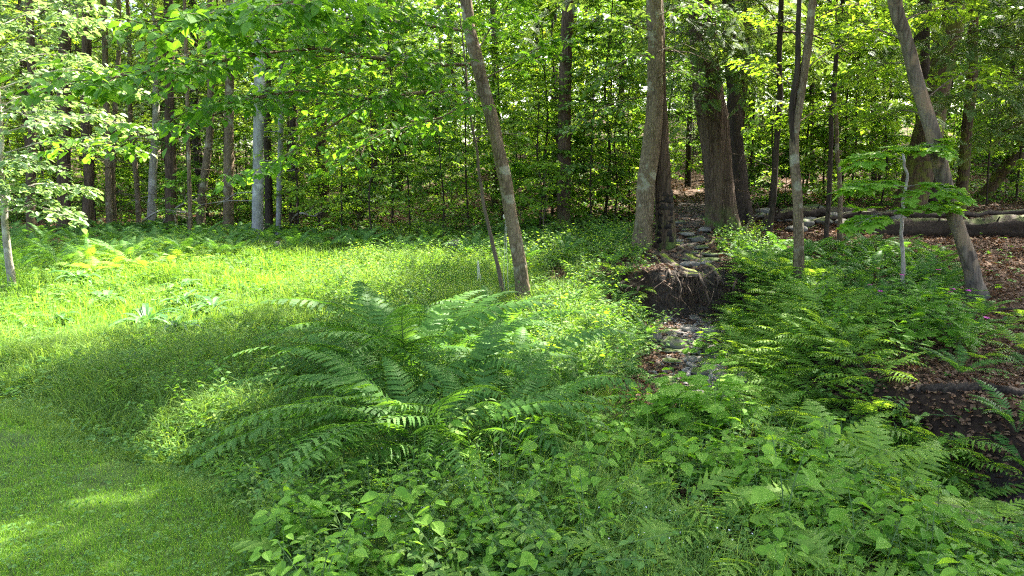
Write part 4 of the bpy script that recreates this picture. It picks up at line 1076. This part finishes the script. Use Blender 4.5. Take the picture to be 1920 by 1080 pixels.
for (u, v, k, s, lab) in [(800, 1060, 'oval1', .8, 'lone bright plant with oval leaves at the bottom of the grass'), (1470, 1020, 'oval0', 1.15, 'largest oval-leaved plant, its two dusty leaves near the bottom edge'),
                          (1600, 1060, 'oval2', 1.05, 'large oval-leaved plant at the bottom edge right of the lobed ferns')]:
    put('oval_leaved_plant', HM[k], loc=hit(u, v), rz=u * .3, sc=s, label=lab, cat='weed')

# broad strap-leaved clumps on the lawn
def hosta(seed, n, L, w):
    rng = np.random.RandomState(seed); g = Geo()
    for k in range(n):
        a = rng.uniform(0, 6.28); el = rng.uniform(.5, 1.2); l = L * rng.uniform(.6, 1.1)
        s = np.linspace(0, 1, 8); e = el - 1.5 * s
        y = np.cumsum(np.cos(e)) * l / 8; z = np.cumsum(np.sin(e)) * l / 8 * .9
        ww = w * np.sin(np.pi * np.clip(.06 + s * .93, 0, 1)) ** .8
        V = np.concatenate([np.column_stack([-ww, y, z + ww * .3]), np.column_stack([ww * 0, y, z]), np.column_stack([ww, y, z + ww * .3])])
        F = [(i, i + 8, i + 9, i + 1) for i in range(7)] + [(i + 8, i + 16, i + 17, i + 9) for i in range(7)]
        g.add(rotz(V, a), F)
    return g.mesh('strap_clump', M['hosta'])
HO = [hosta(500, 26, .55, .035), hosta(501, 20, .5, .045), hosta(502, 16, .4, .055)]
for (u, v, k, s, lab) in [(150, 530, 1, 1.0, 'pale broad-leaved clump right of the pale-barked tree'), (340, 545, 2, .9, 'small dark blue-green broad-leaved clump in the middle of the lawn'), (200, 572, 2, 1.0, 'flat pale clump lying in the sunlit lawn'),
                          (275, 612, 0, .95, 'large dark strap-leaved clump in the rough grass'), (345, 575, 0, .8, 'strap-leaved clump behind the large dark one'), (330, 625, 0, .8, 'strap-leaved clump in front of the large dark one'),
                          (400, 585, 1, .8, 'pale broad-leaved clump nearest the central ferns'), (110, 605, 2, .8, 'small pale clump between the two sun streaks')]:
    put('strap_leaved_clump', HO[k], loc=hit(u, v), rz=u * .17, sc=s, label=lab, cat='plant')

# ------------------------------------------------------------------ grass and ground cover: nobody could count these
def blades(g, P, H, w, rng, bend=.5, mi=0):
    n = len(P); a = rng.uniform(0, 6.28, n)
    dx = np.column_stack([np.cos(a), np.sin(a), np.zeros(n)]); b = rng.uniform(0, 6.28, n)
    lean = np.column_stack([np.cos(b), np.sin(b), np.zeros(n)]) * (rng.rand(n, 1) ** .7) * bend
    up = np.array([0, 0, 1.])
    h = H[:, None]; w = w[:, None]
    m = P + (up * .55 + lean * .3) * h; t = P + (up * rng.uniform(.65, .95, (n, 1)) + lean * 1.1) * h
    V = np.stack([P - dx * w * .5, P + dx * w * .5, m - dx * w * .42, m + dx * w * .42, t], 1).reshape(-1, 3)
    k = (np.arange(n) * 5)[:, None]
    g.add(V, k + np.array([[0, 1, 3, 2]]), mi); o = g.n
    g.f.append((k + np.array([[2, 3, 4]]) + (g.n - len(V)), mi))
def spread(n, y0, y1, rng, xk=.82, pw=2.0):
    """random ground points, denser near the camera"""
    u = rng.rand(n); e = 1 - pw
    y = (y0 ** e + (y1 ** e - y0 ** e) * u) ** (1 / e) if abs(e) > 1e-6 else y0 * (y1 / y0) ** u
    x = rng.uniform(-1, 1, n) * (xk * y + .8)
    return x, y
rng = np.random.RandomState(8)
x, y = spread(620000, 1.9, 19, rng, pw=1.0)
lw_, _ = cover_type(x, y)
lw_ = lw_ * (.35 + .65 * (vnoise(x * 2.2, y * 2.2 + 9) > .28)) * np.where((y < 5.5) & (x > -1.0), .22, 1)
k = rng.rand(len(x)) < lw_
x, y = x[k], y[k]
mw_d = 3.55 - .62 * (x + 1.6) - y + .3 * (vnoise(x * 2.1 + 60, y * 2.1) - .5) + .14 * (vnoise(x * 6, y * 6 + 20) - .5)
mown = sstep(mw_d / .3) * (x < .2)          # short strip in the lower left
mown = np.maximum(mown, sstep((-2.6 - x) / .8) * sstep((y - 6.6) / .6) * (y < 13) * .75)
tuft = vnoise(x * 1.5 + 2, y * 1.5); tf2 = vnoise(x * 5 + 2, y * 5)
z = height(x, y)
Hh = np.where(rng.rand(len(x)) < mown, rng.uniform(.02, .045, len(x)), rng.uniform(.09, .24, len(x)) * (.2 + 1.1 * tuft + .6 * tf2) * np.where(x < .4, .35 + .65 * sstep(-mw_d / .9), 1))
wd = rng.uniform(.0025, .0045, len(x)) * np.clip(y / 4.5, .8, 3)
fxy = [o.location for o in bpy.data.objects if o.name.startswith('big_fern')]
for f_ in fxy:
    Hh = Hh * (.3 + .7 * sstep((np.hypot(x - f_.x, y - f_.y) - .3) / .5))
g = Geo(); P = np.column_stack([x, y, z - .005])
sel = mown > .5
blades(g, P[sel], Hh[sel], wd[sel], rng, .7)
put('lawn_grass', g.mesh('lawn_grass', M['grass']), kind='stuff', label='short mown grass of the lawn', cat='grass')
g = Geo()
blades(g, P[~sel], Hh[~sel], wd[~sel], rng, 1.1)
# long arching stems with seed heads in the rough
x, y = spread(9500, 2.2, 9, rng, pw=1.3); lw_, _ = cover_type(x, y); q = (rng.rand(len(x)) < lw_ * .9) & (y > 3.75 - .62 * (x + 1.6)) & (x > -3.5) & (vnoise(x * 1.4 + 8, y * 1.4) > .45)
x, y = x[q], y[q]
blades(g, np.column_stack([x, y, height(x, y)]), rng.uniform(.2, .45, len(x)), np.full(len(x), .0035), rng, .9)
# broad-bladed tufts and dry straw
x, y = spread(2600, 2.2, 15, rng, pw=1.0); lw_, _ = cover_type(x, y); q = (rng.rand(len(x)) < lw_ * (vnoise(x * 1.2 + 18, y * 1.2) > .4)) & (y > 3.75 - .62 * (x + 1.6))
x, y = x[q], y[q]; x = np.repeat(x, 22) + rng.randn(len(x) * 22) * .035; y = np.repeat(y, 22) + rng.randn(len(y) * 22) * .035
blades(g, np.column_stack([x, y, height(x, y)]), rng.uniform(.10, .30, len(x)), rng.uniform(.004, .0085, len(x)), rng, 1.25)
put('rough_grass', g.mesh('rough_grass', M['grass_long']), kind='stuff', label='long unmown grass round the ferns', cat='grass')

g = Geo()
x, y = spread(64000, 1.9, 14, rng, pw=1.2)
lw_, _ = cover_type(x, y); d, _, sd, _ = stream_info(x, y)
pr = np.where(lw_ > .5, .15 + .65 * (vnoise(x * 1.6 + 4, y * 1.6) > .47), .0) + np.where((lw_ <= .5) & (d > .7), .75 * (vnoise(x * 1.6, y * 1.6 + 2) > .42), 0)
pr = np.where((sd > 0) & (x > 3.3) & (y < 6.9), .04, pr); pr = np.where((sd > 0) & (x > 4.6), .06, pr)
k = rng.rand(len(x)) < pr
x, y = x[k], y[k]; m_ = len(x)
mw = (3.55 - .62 * (x + 1.6) - y > 0) & (x < .2)
kk = ~mw | (rng.rand(m_) < .2); x, y, mw = x[kk], y[kk], mw[kk]; m_ = len(x)
hh = np.where(mw, rng.uniform(.015, .05, m_), rng.uniform(.02, .13, m_)); 
P = np.column_stack([x, y, height(x, y) + hh])
for w_ in range(3):
    a = rng.uniform(0, 6.28, m_)
    D = np.column_stack([np.cos(a), np.sin(a), rng.uniform(-.2, .3, m_)])
    scatter(g, MD[0] * [1.15, 1, 1], MD[1], P + D * .006, rotmats(D, np.array([0, 0, 1.]) + rng.randn(m_, 3) * .35), rng.uniform(.016, .034, m_) * np.where(mw, .75, 1.1) * np.clip(y / 4.5, .9, 2.0))
put('ground_cover', g.mesh('ground_cover', M['cover']), kind='stuff', label='small clover-like leaves covering the ground', cat='ground cover')
# leafy ground cover behind, on the forest floor
g = Geo()
x, y = spread(150000, 11, 48, rng, pw=.8); d, _, sd, _ = stream_info(x, y); lw_, _ = cover_type(x, y)
k = (rng.rand(len(x)) < np.where(lw_ > .6, .1, .9) * (vnoise(x * .8 + 1, y * .8) > .33)) & (d > .8) & ~((x > 4.2) & (y < 17.5))
x, y = x[k], y[k]
P = np.column_stack([x, y, height(x, y) + rng.uniform(.02, .3, len(x)) * vnoise(x * .9, y * .9 + 5)])
scatter(g, LO[0] * [1.2, 1, 1], LO[1], P, rotmats(rng.randn(len(x), 3) * [1, 1, .2], np.array([0, 0, 1.]) + rng.randn(len(x), 3) * .4), rng.uniform(.06, .13, len(x)))
put('forest_undergrowth', g.mesh('forest_undergrowth', M['leaf']), kind='stuff', label='low green growth on the forest floor', cat='undergrowth')
# tiny white flowers
g = Geo()
x, y = spread(9000, 2.3, 5.0, rng, pw=1.0)
k = (vnoise(x * 2.1 + 40, y * 2.1) > .66) & (x > -.8) & (x < 1.3)
x, y = x[k][:220], y[k][:220]
scatter(g, LO[0] * [1.6, 1, 1], LO[1], np.column_stack([x, y, height(x, y) + rng.uniform(.06, .16, len(x))]), rotmats(rng.randn(len(x), 3), np.array([0, 0, 1.]) + rng.randn(len(x), 3) * .3), np.full(len(x), .009))
put('tiny_flowers', g.mesh('tiny_flowers', M['white_petal']), kind='stuff', label='tiny white flowers sprinkled in the foreground grass', cat='flowers')
# dead leaves
g = Geo()
x, y = spread(150000, 3.2, 32, rng, pw=1.1); d, _, sd, _ = stream_info(x, y); lw_, _ = cover_type(x, y)
k = rng.rand(len(x)) < np.where(lw_ > .4, 0, .95) * np.where(d < .35, .3, 1)
x, y = x[k], y[k]
P = np.column_stack([x, y, height(x, y) + .012 + rng.rand(len(x)) * .01])
scatter(g, LO[0] * [1.3, 1, 1.6], LO[1], P, rotmats(rng.randn(len(x), 3) * [1, 1, .25], np.array([0, 0, 1.]) + rng.randn(len(x), 3) * .4), rng.uniform(.03, .075, len(x)) * np.clip(y / 9, .8, 1.6))
put('leaf_litter', g.mesh('leaf_litter', M['litter']), kind='stuff', label='brown dead leaves on the bare ground', cat='leaf litter')
# ------------------------------------------------------------------ rocks
def rock_mesh(seed, sx, sy, sz, mat, rough=.25, n=14):
    rng = np.random.RandomState(seed)
    a = np.linspace(0, 2 * np.pi, n * 2, endpoint=False); b = np.linspace(-np.pi / 2, np.pi / 2, n)
    A_, B_ = np.meshgrid(a, b)
    d = np.stack([np.cos(B_) * np.cos(A_), np.cos(B_) * np.sin(A_), np.sin(B_)], -1)
    r = np.ones(A_.shape)
    for k in range(9):           # flat facets
        q = nrm(rng.randn(3)); r = np.minimum(r, rng.uniform(.68, .95) / np.maximum((d @ q), .05))
    r = r * (1 + rough * .25 * (vnoise(d[..., 0] * 3 + seed, d[..., 1] * 3 + d[..., 2] * 2) - .5))
    v = (d * r[..., None] * [sx, sy, sz]).reshape(-1, 3); m = 2 * n
    i = np.arange(n - 1)[:, None] * m; j = np.arange(m)[None]; j2 = (j + 1) % m
    g = Geo(); g.add(v, np.stack([i + j, i + j2, i + m + j2, i + m + j], -1).reshape(-1, 4))
    return g.mesh('rock_shape', M[mat], smooth=True)
rocks = [((852, 472), .26, .2, .15, 'rock', 'grey boulder at the back edge of the rough grass', .05), ((521, 474), .09, .08, .14, 'rock', 'short upright stone at the foot of the ferns beside the lawn', .05),
         ((1262, 652), .20, .13, .10, 'rock_moss', 'greenish rounded rock at the left side of the pool', .02), ((1225, 640), .12, .1, .10, 'rock', 'dark round stone left of the greenish rock', .03),
         ((1290, 618), .13, .1, .05, 'rock', 'flat pale stone in the middle of the pool', .0), ((1335, 625), .12, .1, .07, 'rock', 'grey stone right of the flat pale one in the pool', .0),
         ((1365, 600), .15, .12, .08, 'rock', 'big grey stone at the right back of the pool', .0), ((1345, 655), .09, .08, .05, 'rock', 'small grey stone behind the lobed plants in the stream', .0),
         ((1250, 600), .11, .07, .04, 'rock', 'flat light stone under the hanging roots at the left', .0), ((1330, 740), .20, .16, .07, 'rock', 'dark flat boulder in the middle of the pebbles', -.02),
         ((1255, 745), .22, .16, .12, 'rock_moss', 'large mossy rock left of the pebbles', .0), ((1390, 720), .13, .11, .10, 'rock', 'brown rock right of the pebbles below the fern drift', .0),
         ((1275, 432), .16, .12, .045, 'rock_moss', 'upper flat slab of the little cascade', .14), ((1290, 447), .18, .14, .045, 'rock', 'bright middle slab of the little cascade', .06),
         ((1272, 455), .15, .12, .05, 'rock', 'lower slab of the little cascade', .0), ((1310, 452), .14, .12, .08, 'rock_moss', 'dark rock right of the little cascade', .0),
         ((1780, 985), .2, .16, .05, 'rock_moss', 'flat wet rock at the stream edge near the lower right corner', .0), ((1330, 790), .14, .1, .07, 'rock', 'grey rock hidden behind the large lobed leaves', .0)]
for k, ((u, v), sx, sy, sz, mt, lab, dz) in enumerate(rocks):
    p = hit(u, v)
    put('stone' if max(sx, sy) < .16 else 'rock', rock_mesh(600 + k, sx, sy, sz, mt), loc=p + [0, 0, sz * .3 + dz], rz=k * 1.1, label=lab, cat='rock')
rng = np.random.RandomState(44)
rm = [rock_mesh(650 + q, .17, .12, .035 + .006 * q, 'rock_moss' if q != 2 else 'rock') for q in range(4)]
for k, p in enumerate(px_scatter([(1255, 425), (1325, 425), (1330, 470), (1345, 500), (1300, 505), (1265, 480), (1255, 450)], 13, 92, .2)):
    put('stone', rm[k % 4], loc=p + [0, 0, .01 + .012 * (k % 3)], rz=k * 1.7, sc=rng.uniform(.5, 1.25), label='flat stone in the little cascade above the root ledge', cat='rock', group='flat stones of the little cascade')
for k, p in enumerate(px_scatter([(1215, 600), (1370, 590), (1390, 640), (1390, 740), (1240, 740), (1260, 660)], 40, 93, .12)):
    put('stone', rm[k % 4], loc=p + [0, 0, .012], rz=k * 1.7, sc=rng.uniform(.35, .9), label='flat stone lying in the dry stream bed below the ledge', cat='rock', group='flat stones in the stream bed')
# flat pebbles in the stream bed
rng = np.random.RandomState(31)
t = np.arange(0, 8) / 8 * 2 * np.pi
pv = np.concatenate([np.column_stack([np.cos(t), np.sin(t) * .75, t * 0 - .1]), np.column_stack([np.cos(t) * .8, np.sin(t) * .6, t * 0 + .28]), [[0, 0, .36]]])
pf4 = np.array([(i, (i + 1) % 8, 8 + (i + 1) % 8, 8 + i) for i in range(8)]); pf3 = np.array([(8 + i, 8 + (i + 1) % 8, 16) for i in range(8)])
yy = rng.uniform(3.3, 9.7, 5200); cx = np.interp(yy, STREAM[:9, 1][::1], STREAM[:9, 0]); xx = cx + rng.randn(5200) * .24
k = rng.rand(5200) < np.where((yy > 6.2) & (yy < 7.4), .8, .3)
xx, yy = xx[k], yy[k]; m_ = len(xx)
P = np.column_stack([xx, yy, height(xx, yy) + .008]); s = rng.uniform(.012, .045, m_) * np.where(rng.rand(m_) < .12, 1.6, 1)
a = rng.uniform(0, 6.28, m_)
R = rotmats(np.column_stack([np.cos(a), np.sin(a), rng.randn(m_) * .12]), np.array([0, 0, 1.]) + rng.randn(m_, 3) * .18)
g = Geo()
v = np.einsum('mij,mkj->mki', R, pv[None] * (s[:, None] * np.array([1, 1, .8]))[:, None, :]) + P[:, None]
o = (np.arange(m_) * 17)[:, None, None]
g.add(v.reshape(-1, 3), (pf4[None] + o).reshape(-1, 4)); g.f.append(((pf3[None] + o).reshape(-1, 3), 0))
put('stream_pebbles', g.mesh('stream_pebbles', M['pebble'], smooth=True), kind='stuff', label='flat grey pebbles in the stream bed', cat='pebbles')

# ------------------------------------------------------------------ fallen logs
def log(name, pts, r, label, mat='log', broken=True, seed=0, stubs=3):
    f = np.array(pts[0]); g = Geo()
    P = smooth_path([np.array(q) - f for q in pts], 30)
    P = P + np.random.RandomState(seed + 40).randn(30, 3) * .012
    tube(g, P, r, sides=18, lump=.34, seed=seed)
    rng = np.random.RandomState(seed); 
    for q in range(stubs):
        s = P[rng.randint(3, 27)]; d = nrm(np.array([rng.uniform(-.3, .3), -rng.uniform(.2, 1), rng.uniform(.3, 1)]))
        tube(g, [s, s + d * (r[0] + rng.uniform(.08, .3))], [.03, .012], sides=5)
    # closed near end
    base = g.n; ang = np.linspace(0, 2 * np.pi, 18, endpoint=False)
    v0 = g.v[0][:18]; g.add([P[0] + (P[1] - P[0]) * .15], np.zeros((0, 3), int))
    g.f.append((np.array([(i, base, (i + 1) % 18) for i in range(18)])[:, ::-1], 0))
    return put(name, g.mesh(name, M[mat], smooth=True), loc=f, label=label, cat='log')
def lp(u, v, r, Y=None):
    p = hit(u, v); p[2] += r * .8; return p
a = hit(1590, 452); b = hit(1760, 452); Yl = 13.2
log('fallen_log', [at_y(1575, 440, Yl + .3), at_y(1700, 432, Yl), at_y(1850, 430, Yl - .2), at_y(2050, 425, Yl - .4), at_y(2300, 420, Yl - .6)], [.2, .22, .22, .21], 'thick fallen log with a sunlit mossy top at the right', seed=4)
log('fallen_log', [at_y(1430, 412, 14.7), at_y(1470, 402, 14.8), at_y(1540, 398, 15.0), at_y(1640, 402, 15.2)], [.08, .11, .10], 'mossy log behind the forked tree, left of the thick one', seed=5)
log('fallen_log', [at_y(1420, 440, 13.9), at_y(1480, 446, 13.8), at_y(1570, 442, 13.7)], [.06, .08, .07], 'thin dark log lying in front of the mossy one', seed=6)
log('fallen_log', [at_y(1500, 420, 14.3), at_y(1620, 400, 14.6), at_y(1760, 404, 14.8), at_y(1960, 396, 15)], [.04, .055, .045], 'pale branch-like log lying behind the thick log', seed=7)
log('fallen_log', [hit(1700, 738), hit(1760, 735) + [0, 0, .015], hit(1860, 738) + [0, 0, .02], hit(1990, 748)], [.03, .04, .035], 'half-buried grey log at the top of the dark bank', seed=8, mat='bark_dark', stubs=0)
# stacked dry stones beyond the logs
rng = np.random.RandomState(14)
rm = [rock_mesh(700 + q, .22, .16, .08, 'rock_moss' if q % 2 else 'rock') for q in range(4)]
for k, p in enumerate(px_scatter([(1410, 415), (1560, 405), (1700, 410), (1690, 425), (1430, 440)], 26, 91, .28)):
    put('stone', rm[k % 4], loc=p + [0, 0, .05 + .08 * (k % 3)], rz=k * 1.7, sc=rng.uniform(.6, 1.3), label='flat stone lying among the small logs behind the forked tree', cat='rock', group='flat stones among the small logs')

# ------------------------------------------------------------------ roots over the stream
rt = hit(1280, 500)
e = put('exposed_roots', None, loc=rt, label='tangle of mossy and bare tree roots over the stream ledge', cat='roots')
rng = np.random.RandomState(6)
def rootp(*uvy): return [at_y(u, v, Y) - rt for u, v, Y in uvy]
thick = [((1228, 462, 13.0), (1236, 480, 11.9), (1252, 496, 11.0), (1272, 508, 10.3), (1300, 516, 9.95), (1330, 524, 9.75)),
         ((1262, 478, 12.2), (1285, 486, 11.4), (1310, 496, 10.8), (1336, 508, 10.2), (1352, 528, 9.9)),
         ((1300, 476, 12.6), (1320, 480, 12.0), (1345, 490, 11.4), (1362, 505, 10.9)),
         ((1240, 485, 11.2), (1262, 500, 10.6), (1285, 520, 10.0), (1310, 522, 9.8), (1340, 540, 9.75)),
         ((1350, 432, 15.0), (1330, 452, 13.6), (1300, 466, 12.8), (1276, 470, 12.2)),
         ((1205, 472, 12.9), (1200, 490, 11.8), (1190, 508, 10.6), (1180, 530, 9.9))]
for q, t_ in enumerate(thick):
    g = Geo(); P = smooth_path(rootp(*t_), 26)
    P = P + np.array([0, 0, .035]); tube(g, P, [.085, .07, .05, .02] if q < 2 else [.06, .045, .015], sides=9, lump=.3, seed=q * 3.1)
    put('root', g.mesh('root', M['root_moss' if q in (0, 1, 3) else 'root'], smooth=True), e)
for q in range(30):
    u = rng.uniform(1165, 1385); v = rng.uniform(500, 545); Y = rng.uniform(9.35, 9.8)
    l = rng.uniform(8, 60) * (1.5 if q % 5 == 0 else 1); w = rng.uniform(-45, 45)
    g = Geo(); P = smooth_path(rootp((u, v, Y + .15), (u + w * .4 + rng.uniform(-5, 5), v + l * .35, Y - .08), (u + w * .5 + rng.uniform(-6, 6), v + l * .7, Y - .06), (u + w, v + l, Y)), 14)
    tube(g, P, [rng.choice([.004, .006, .01, .024]), .002], sides=5, cap=False)
    put('rootlet', g.mesh('rootlet', M['root'], smooth=True), e)
g = Geo()
for q in range(170):     # fine root hair hanging down the ledge
    c = rng.choice([1290, 1270, 1310, 1240, 1345]); u = c + rng.randn() * 14; v = rng.uniform(515, 560); Y = rng.uniform(9.5, 9.8); l = rng.uniform(15, 45)
    tube(g, rootp((u, v, Y), (u + rng.uniform(-6, 6), v + l * .5, Y - .02), (u + rng.uniform(-9, 9), v + l, Y)), [.0035, .001], sides=3, cap=False)
put('root_hair', g.mesh('root_hair', M['soil']), e, kind='stuff')
for q in range(12):
    u = rng.uniform(1200, 1340); v = rng.uniform(470, 500); Y = 12.6 - (v - 470) * .05; w = rng.uniform(30, 110) * (1 if u < 1290 else -1)
    g = Geo(); P = smooth_path(rootp((u, v, Y), (u + w * .35, v + rng.uniform(2, 12), Y - .5), (u + w * .7, v + rng.uniform(8, 26), Y - 1.1), (u + w, v + rng.uniform(22, 40), Y - 1.7)), 16)
    for j in range(16): P[j, 2] = max(P[j, 2], hz(P[j, 0] + rt[0], P[j, 1] + rt[1]) - rt[2] + .005)
    tube(g, P, [rng.uniform(.02, .05), .008], sides=7, lump=.3, seed=q, cap=False)
    put('root', g.mesh('root', M['root_moss' if q % 3 == 0 else 'root'], smooth=True), e)
# crumbled earth on the cut bank
g = Geo(); n_ = 1500
x = rng.uniform(1.3, 3.7, n_); y = rng.uniform(9.0, 10.3, n_)
for i in range(n_):
    s_ = rng.uniform(.008, .035); c = np.array([x[i], y[i], hz(x[i], y[i]) + s_ * .3]); v8 = nrm(np.array([(a, b, c_) for a in (-1, 1) for b in (-1, 1) for c_ in (-1, 1)]) + rng.randn(8, 3) * .45) * s_ * rng.uniform(.6, 1.2, (8, 1))
    g.add(v8 + c, [(0, 1, 3, 2), (4, 6, 7, 5), (0, 4, 5, 1), (2, 3, 7, 6), (0, 2, 6, 4), (1, 5, 7, 3)])
put('earth_crumbs', g.mesh('earth_crumbs', M['soil']), kind='stuff', label='crumbled dark earth on the cut bank under the roots', cat='earth')
# twigs and fallen branches
def branch(name, pts, r, label, mat='root', seed=0, side=5):
    rng = np.random.RandomState(seed); f = np.array(pts[0]); g = Geo(); P = smooth_path([np.array(q) - f for q in pts], 16)
    tube(g, P, [r, r * .35], sides=6, lump=.15)
    for q in range(side):
        i = rng.randint(3, 15); d = nrm(nrm(P[i] - P[i - 1]) + rng.randn(3) * .6); l = rng.uniform(.15, .5)
        tube(g, [P[i], P[i] + d * l * .5 + rng.randn(3) * .02, P[i] + d * l], [r * .4, .002], sides=4, cap=False)
    put(name, g.mesh(name, M[mat], smooth=True), loc=f, label=label, cat='branch')
branch('fallen_branch', [hit(545, 425) + [0, 0, .1], at_y(560, 400, 17), at_y(590, 405, 16.8), at_y(600, 392, 16.6)], .035, 'pale dead branch among the ferns behind the lawn', seed=1, mat='bark_pale')
branch('fallen_branch', [hit(255, 425), at_y(300, 395, 17.5), at_y(350, 400, 17.3)], .03, 'pale dead branches leaning behind the bright sunlit trunk', seed=2, mat='bark_pale', side=10)
branch('fallen_branch', [hit(300, 425), at_y(330, 390, 18), at_y(370, 372, 18.2)], .03, 'tangled pale dead branch behind the stout dark trunk', seed=3, mat='bark_pale', side=12)
branch('fallen_branch', [hit(1395, 450) + [0, 0, .02], at_y(1405, 415, 14), at_y(1425, 400, 14), at_y(1418, 380, 14)], .02, 'curled pale dead branch right of the massive hemlock', seed=4, side=9)
branch('fallen_branch', [hit(1350, 445) + [0, 0, .02], at_y(1365, 425, 13.4), at_y(1392, 436, 13.2)], .015, 'short dead branch at the foot of the massive hemlock', seed=5)
branch('fallen_branch', [hit(1870, 585) + [0, 0, .02], hit(1900, 590) + [0, 0, .06], hit(1960, 600) + [0, 0, .02]], .018, 'bleached broken branch at the right edge by the dark roots', seed=6)
branch('fallen_branch', [hit(1320, 462) + [0, 0, .05], at_y(1300, 448, 13), at_y(1325, 430, 13.4)], .02, 'branch propped over the little cascade', seed=7, side=2)
branch('dead_limb', [at_y(120, 232, 14.5), at_y(60, 240, 14.0), at_y(100, 222, 13.6), at_y(180, 215, 13.2)], .03, 'pale bare limb reaching out above the dark wood at the left', seed=8, mat='bark_pale')

# ------------------------------------------------------------------ ring with its cord on the leaning tree, and string on a stake
f = at_y(948, 406, 8.86)
e = put('hanging_ring', None, loc=f, label='pale ring hanging on the leaning tree with a cord trailing down', cat='ring')
g = Geo(); a = np.linspace(.25 * np.pi, 1.95 * np.pi, 22) + .6
tube(g, np.column_stack([np.cos(a) * .026, a * 0, np.sin(a) * .026]), .010, sides=8)
put('ring', g.mesh('ring', M['cord'], smooth=True), e)
g = Geo(); tube(g, [[0, .0, .02], [.01, .0, .06], [.015, .05, .085], [.02, .12, .09]], .008, sides=6)
put('hook', g.mesh('hook', M['black'], smooth=True), e)
g = Geo(); lo = hit(952, 552) - f
for s in (-.012, .014):
    tube(g, smooth_path([[s * .3, 0, -.02], [s, -.01, lo[2] * .4], [s * 2, 0, lo[2] * .75], [lo[0] + s, lo[1] * .2, lo[2] * .98]], 12), .0028, sides=5, cap=False)
put('cord', g.mesh('cord', M['cord']), e)
f = hit(898, 545)
e = put('wooden_stake', None, loc=f, label='thin peeled stakes tied together left of the bare sapling', cat='stake')
for s in (-.035, .0, .035):
    g = Geo(); tube(g, smooth_path([[s, s * .4, -.03], [s * .5, 0, .2], [-.01 + s * .1, 0, .42]], 8), [.006, .003], sides=5)
    put('stick', g.mesh('stick', M['cord']), e)
# ragged ribs round the ribbed trunk
g = Geo(); rb = next(o for o in bpy.data.objects if o.name.startswith('ribbed_trunk_tree')); Yr = rb.location.y
rng = np.random.RandomState(3)
for q in range(9):
    vv = 462 - q * 12.5; c = np.array(at_y(1247.5 - q * .25, vv, Yr)) - np.array(rb.location)
    r0 = (16.6 - q * .3) * Yr / FOC; a = np.linspace(0, 2 * np.pi, 28, endpoint=False)
    def ring_(dr, dz, jit=.0):
        rr = r0 + dr * (1 + .7 * (vnoise(np.cos(a) * 1.7 + q * 3.7, np.sin(a) * 1.7 + 5) - .5) * 2) + rng.uniform(-jit, jit, 28)
        dz = dz + .05 * (vnoise(np.cos(a) * 2 + q * 7.7, np.sin(a) * 2 + 9) - .5)
        return np.column_stack([np.cos(a) * rr + c[0], np.sin(a) * rr + c[1], c[2] + dz + rng.uniform(-jit, jit, 28) * 1.2])
    V = np.concatenate([ring_(-.02, .07), ring_(.008, .055, .004), ring_(.020, -.045, .008), ring_(.002, -.055, .005), ring_(-.03, -.03)])
    j = np.arange(28); j2 = (j + 1) % 28
    F = np.concatenate([np.column_stack([k * 28 + j, k * 28 + 28 + j, k * 28 + 28 + j2, k * 28 + j2]) for k in range(4)])
    g.add(V, F)
put('bark_ribs', g.mesh('bark_ribs', M['ribbed'], smooth=True), rb)
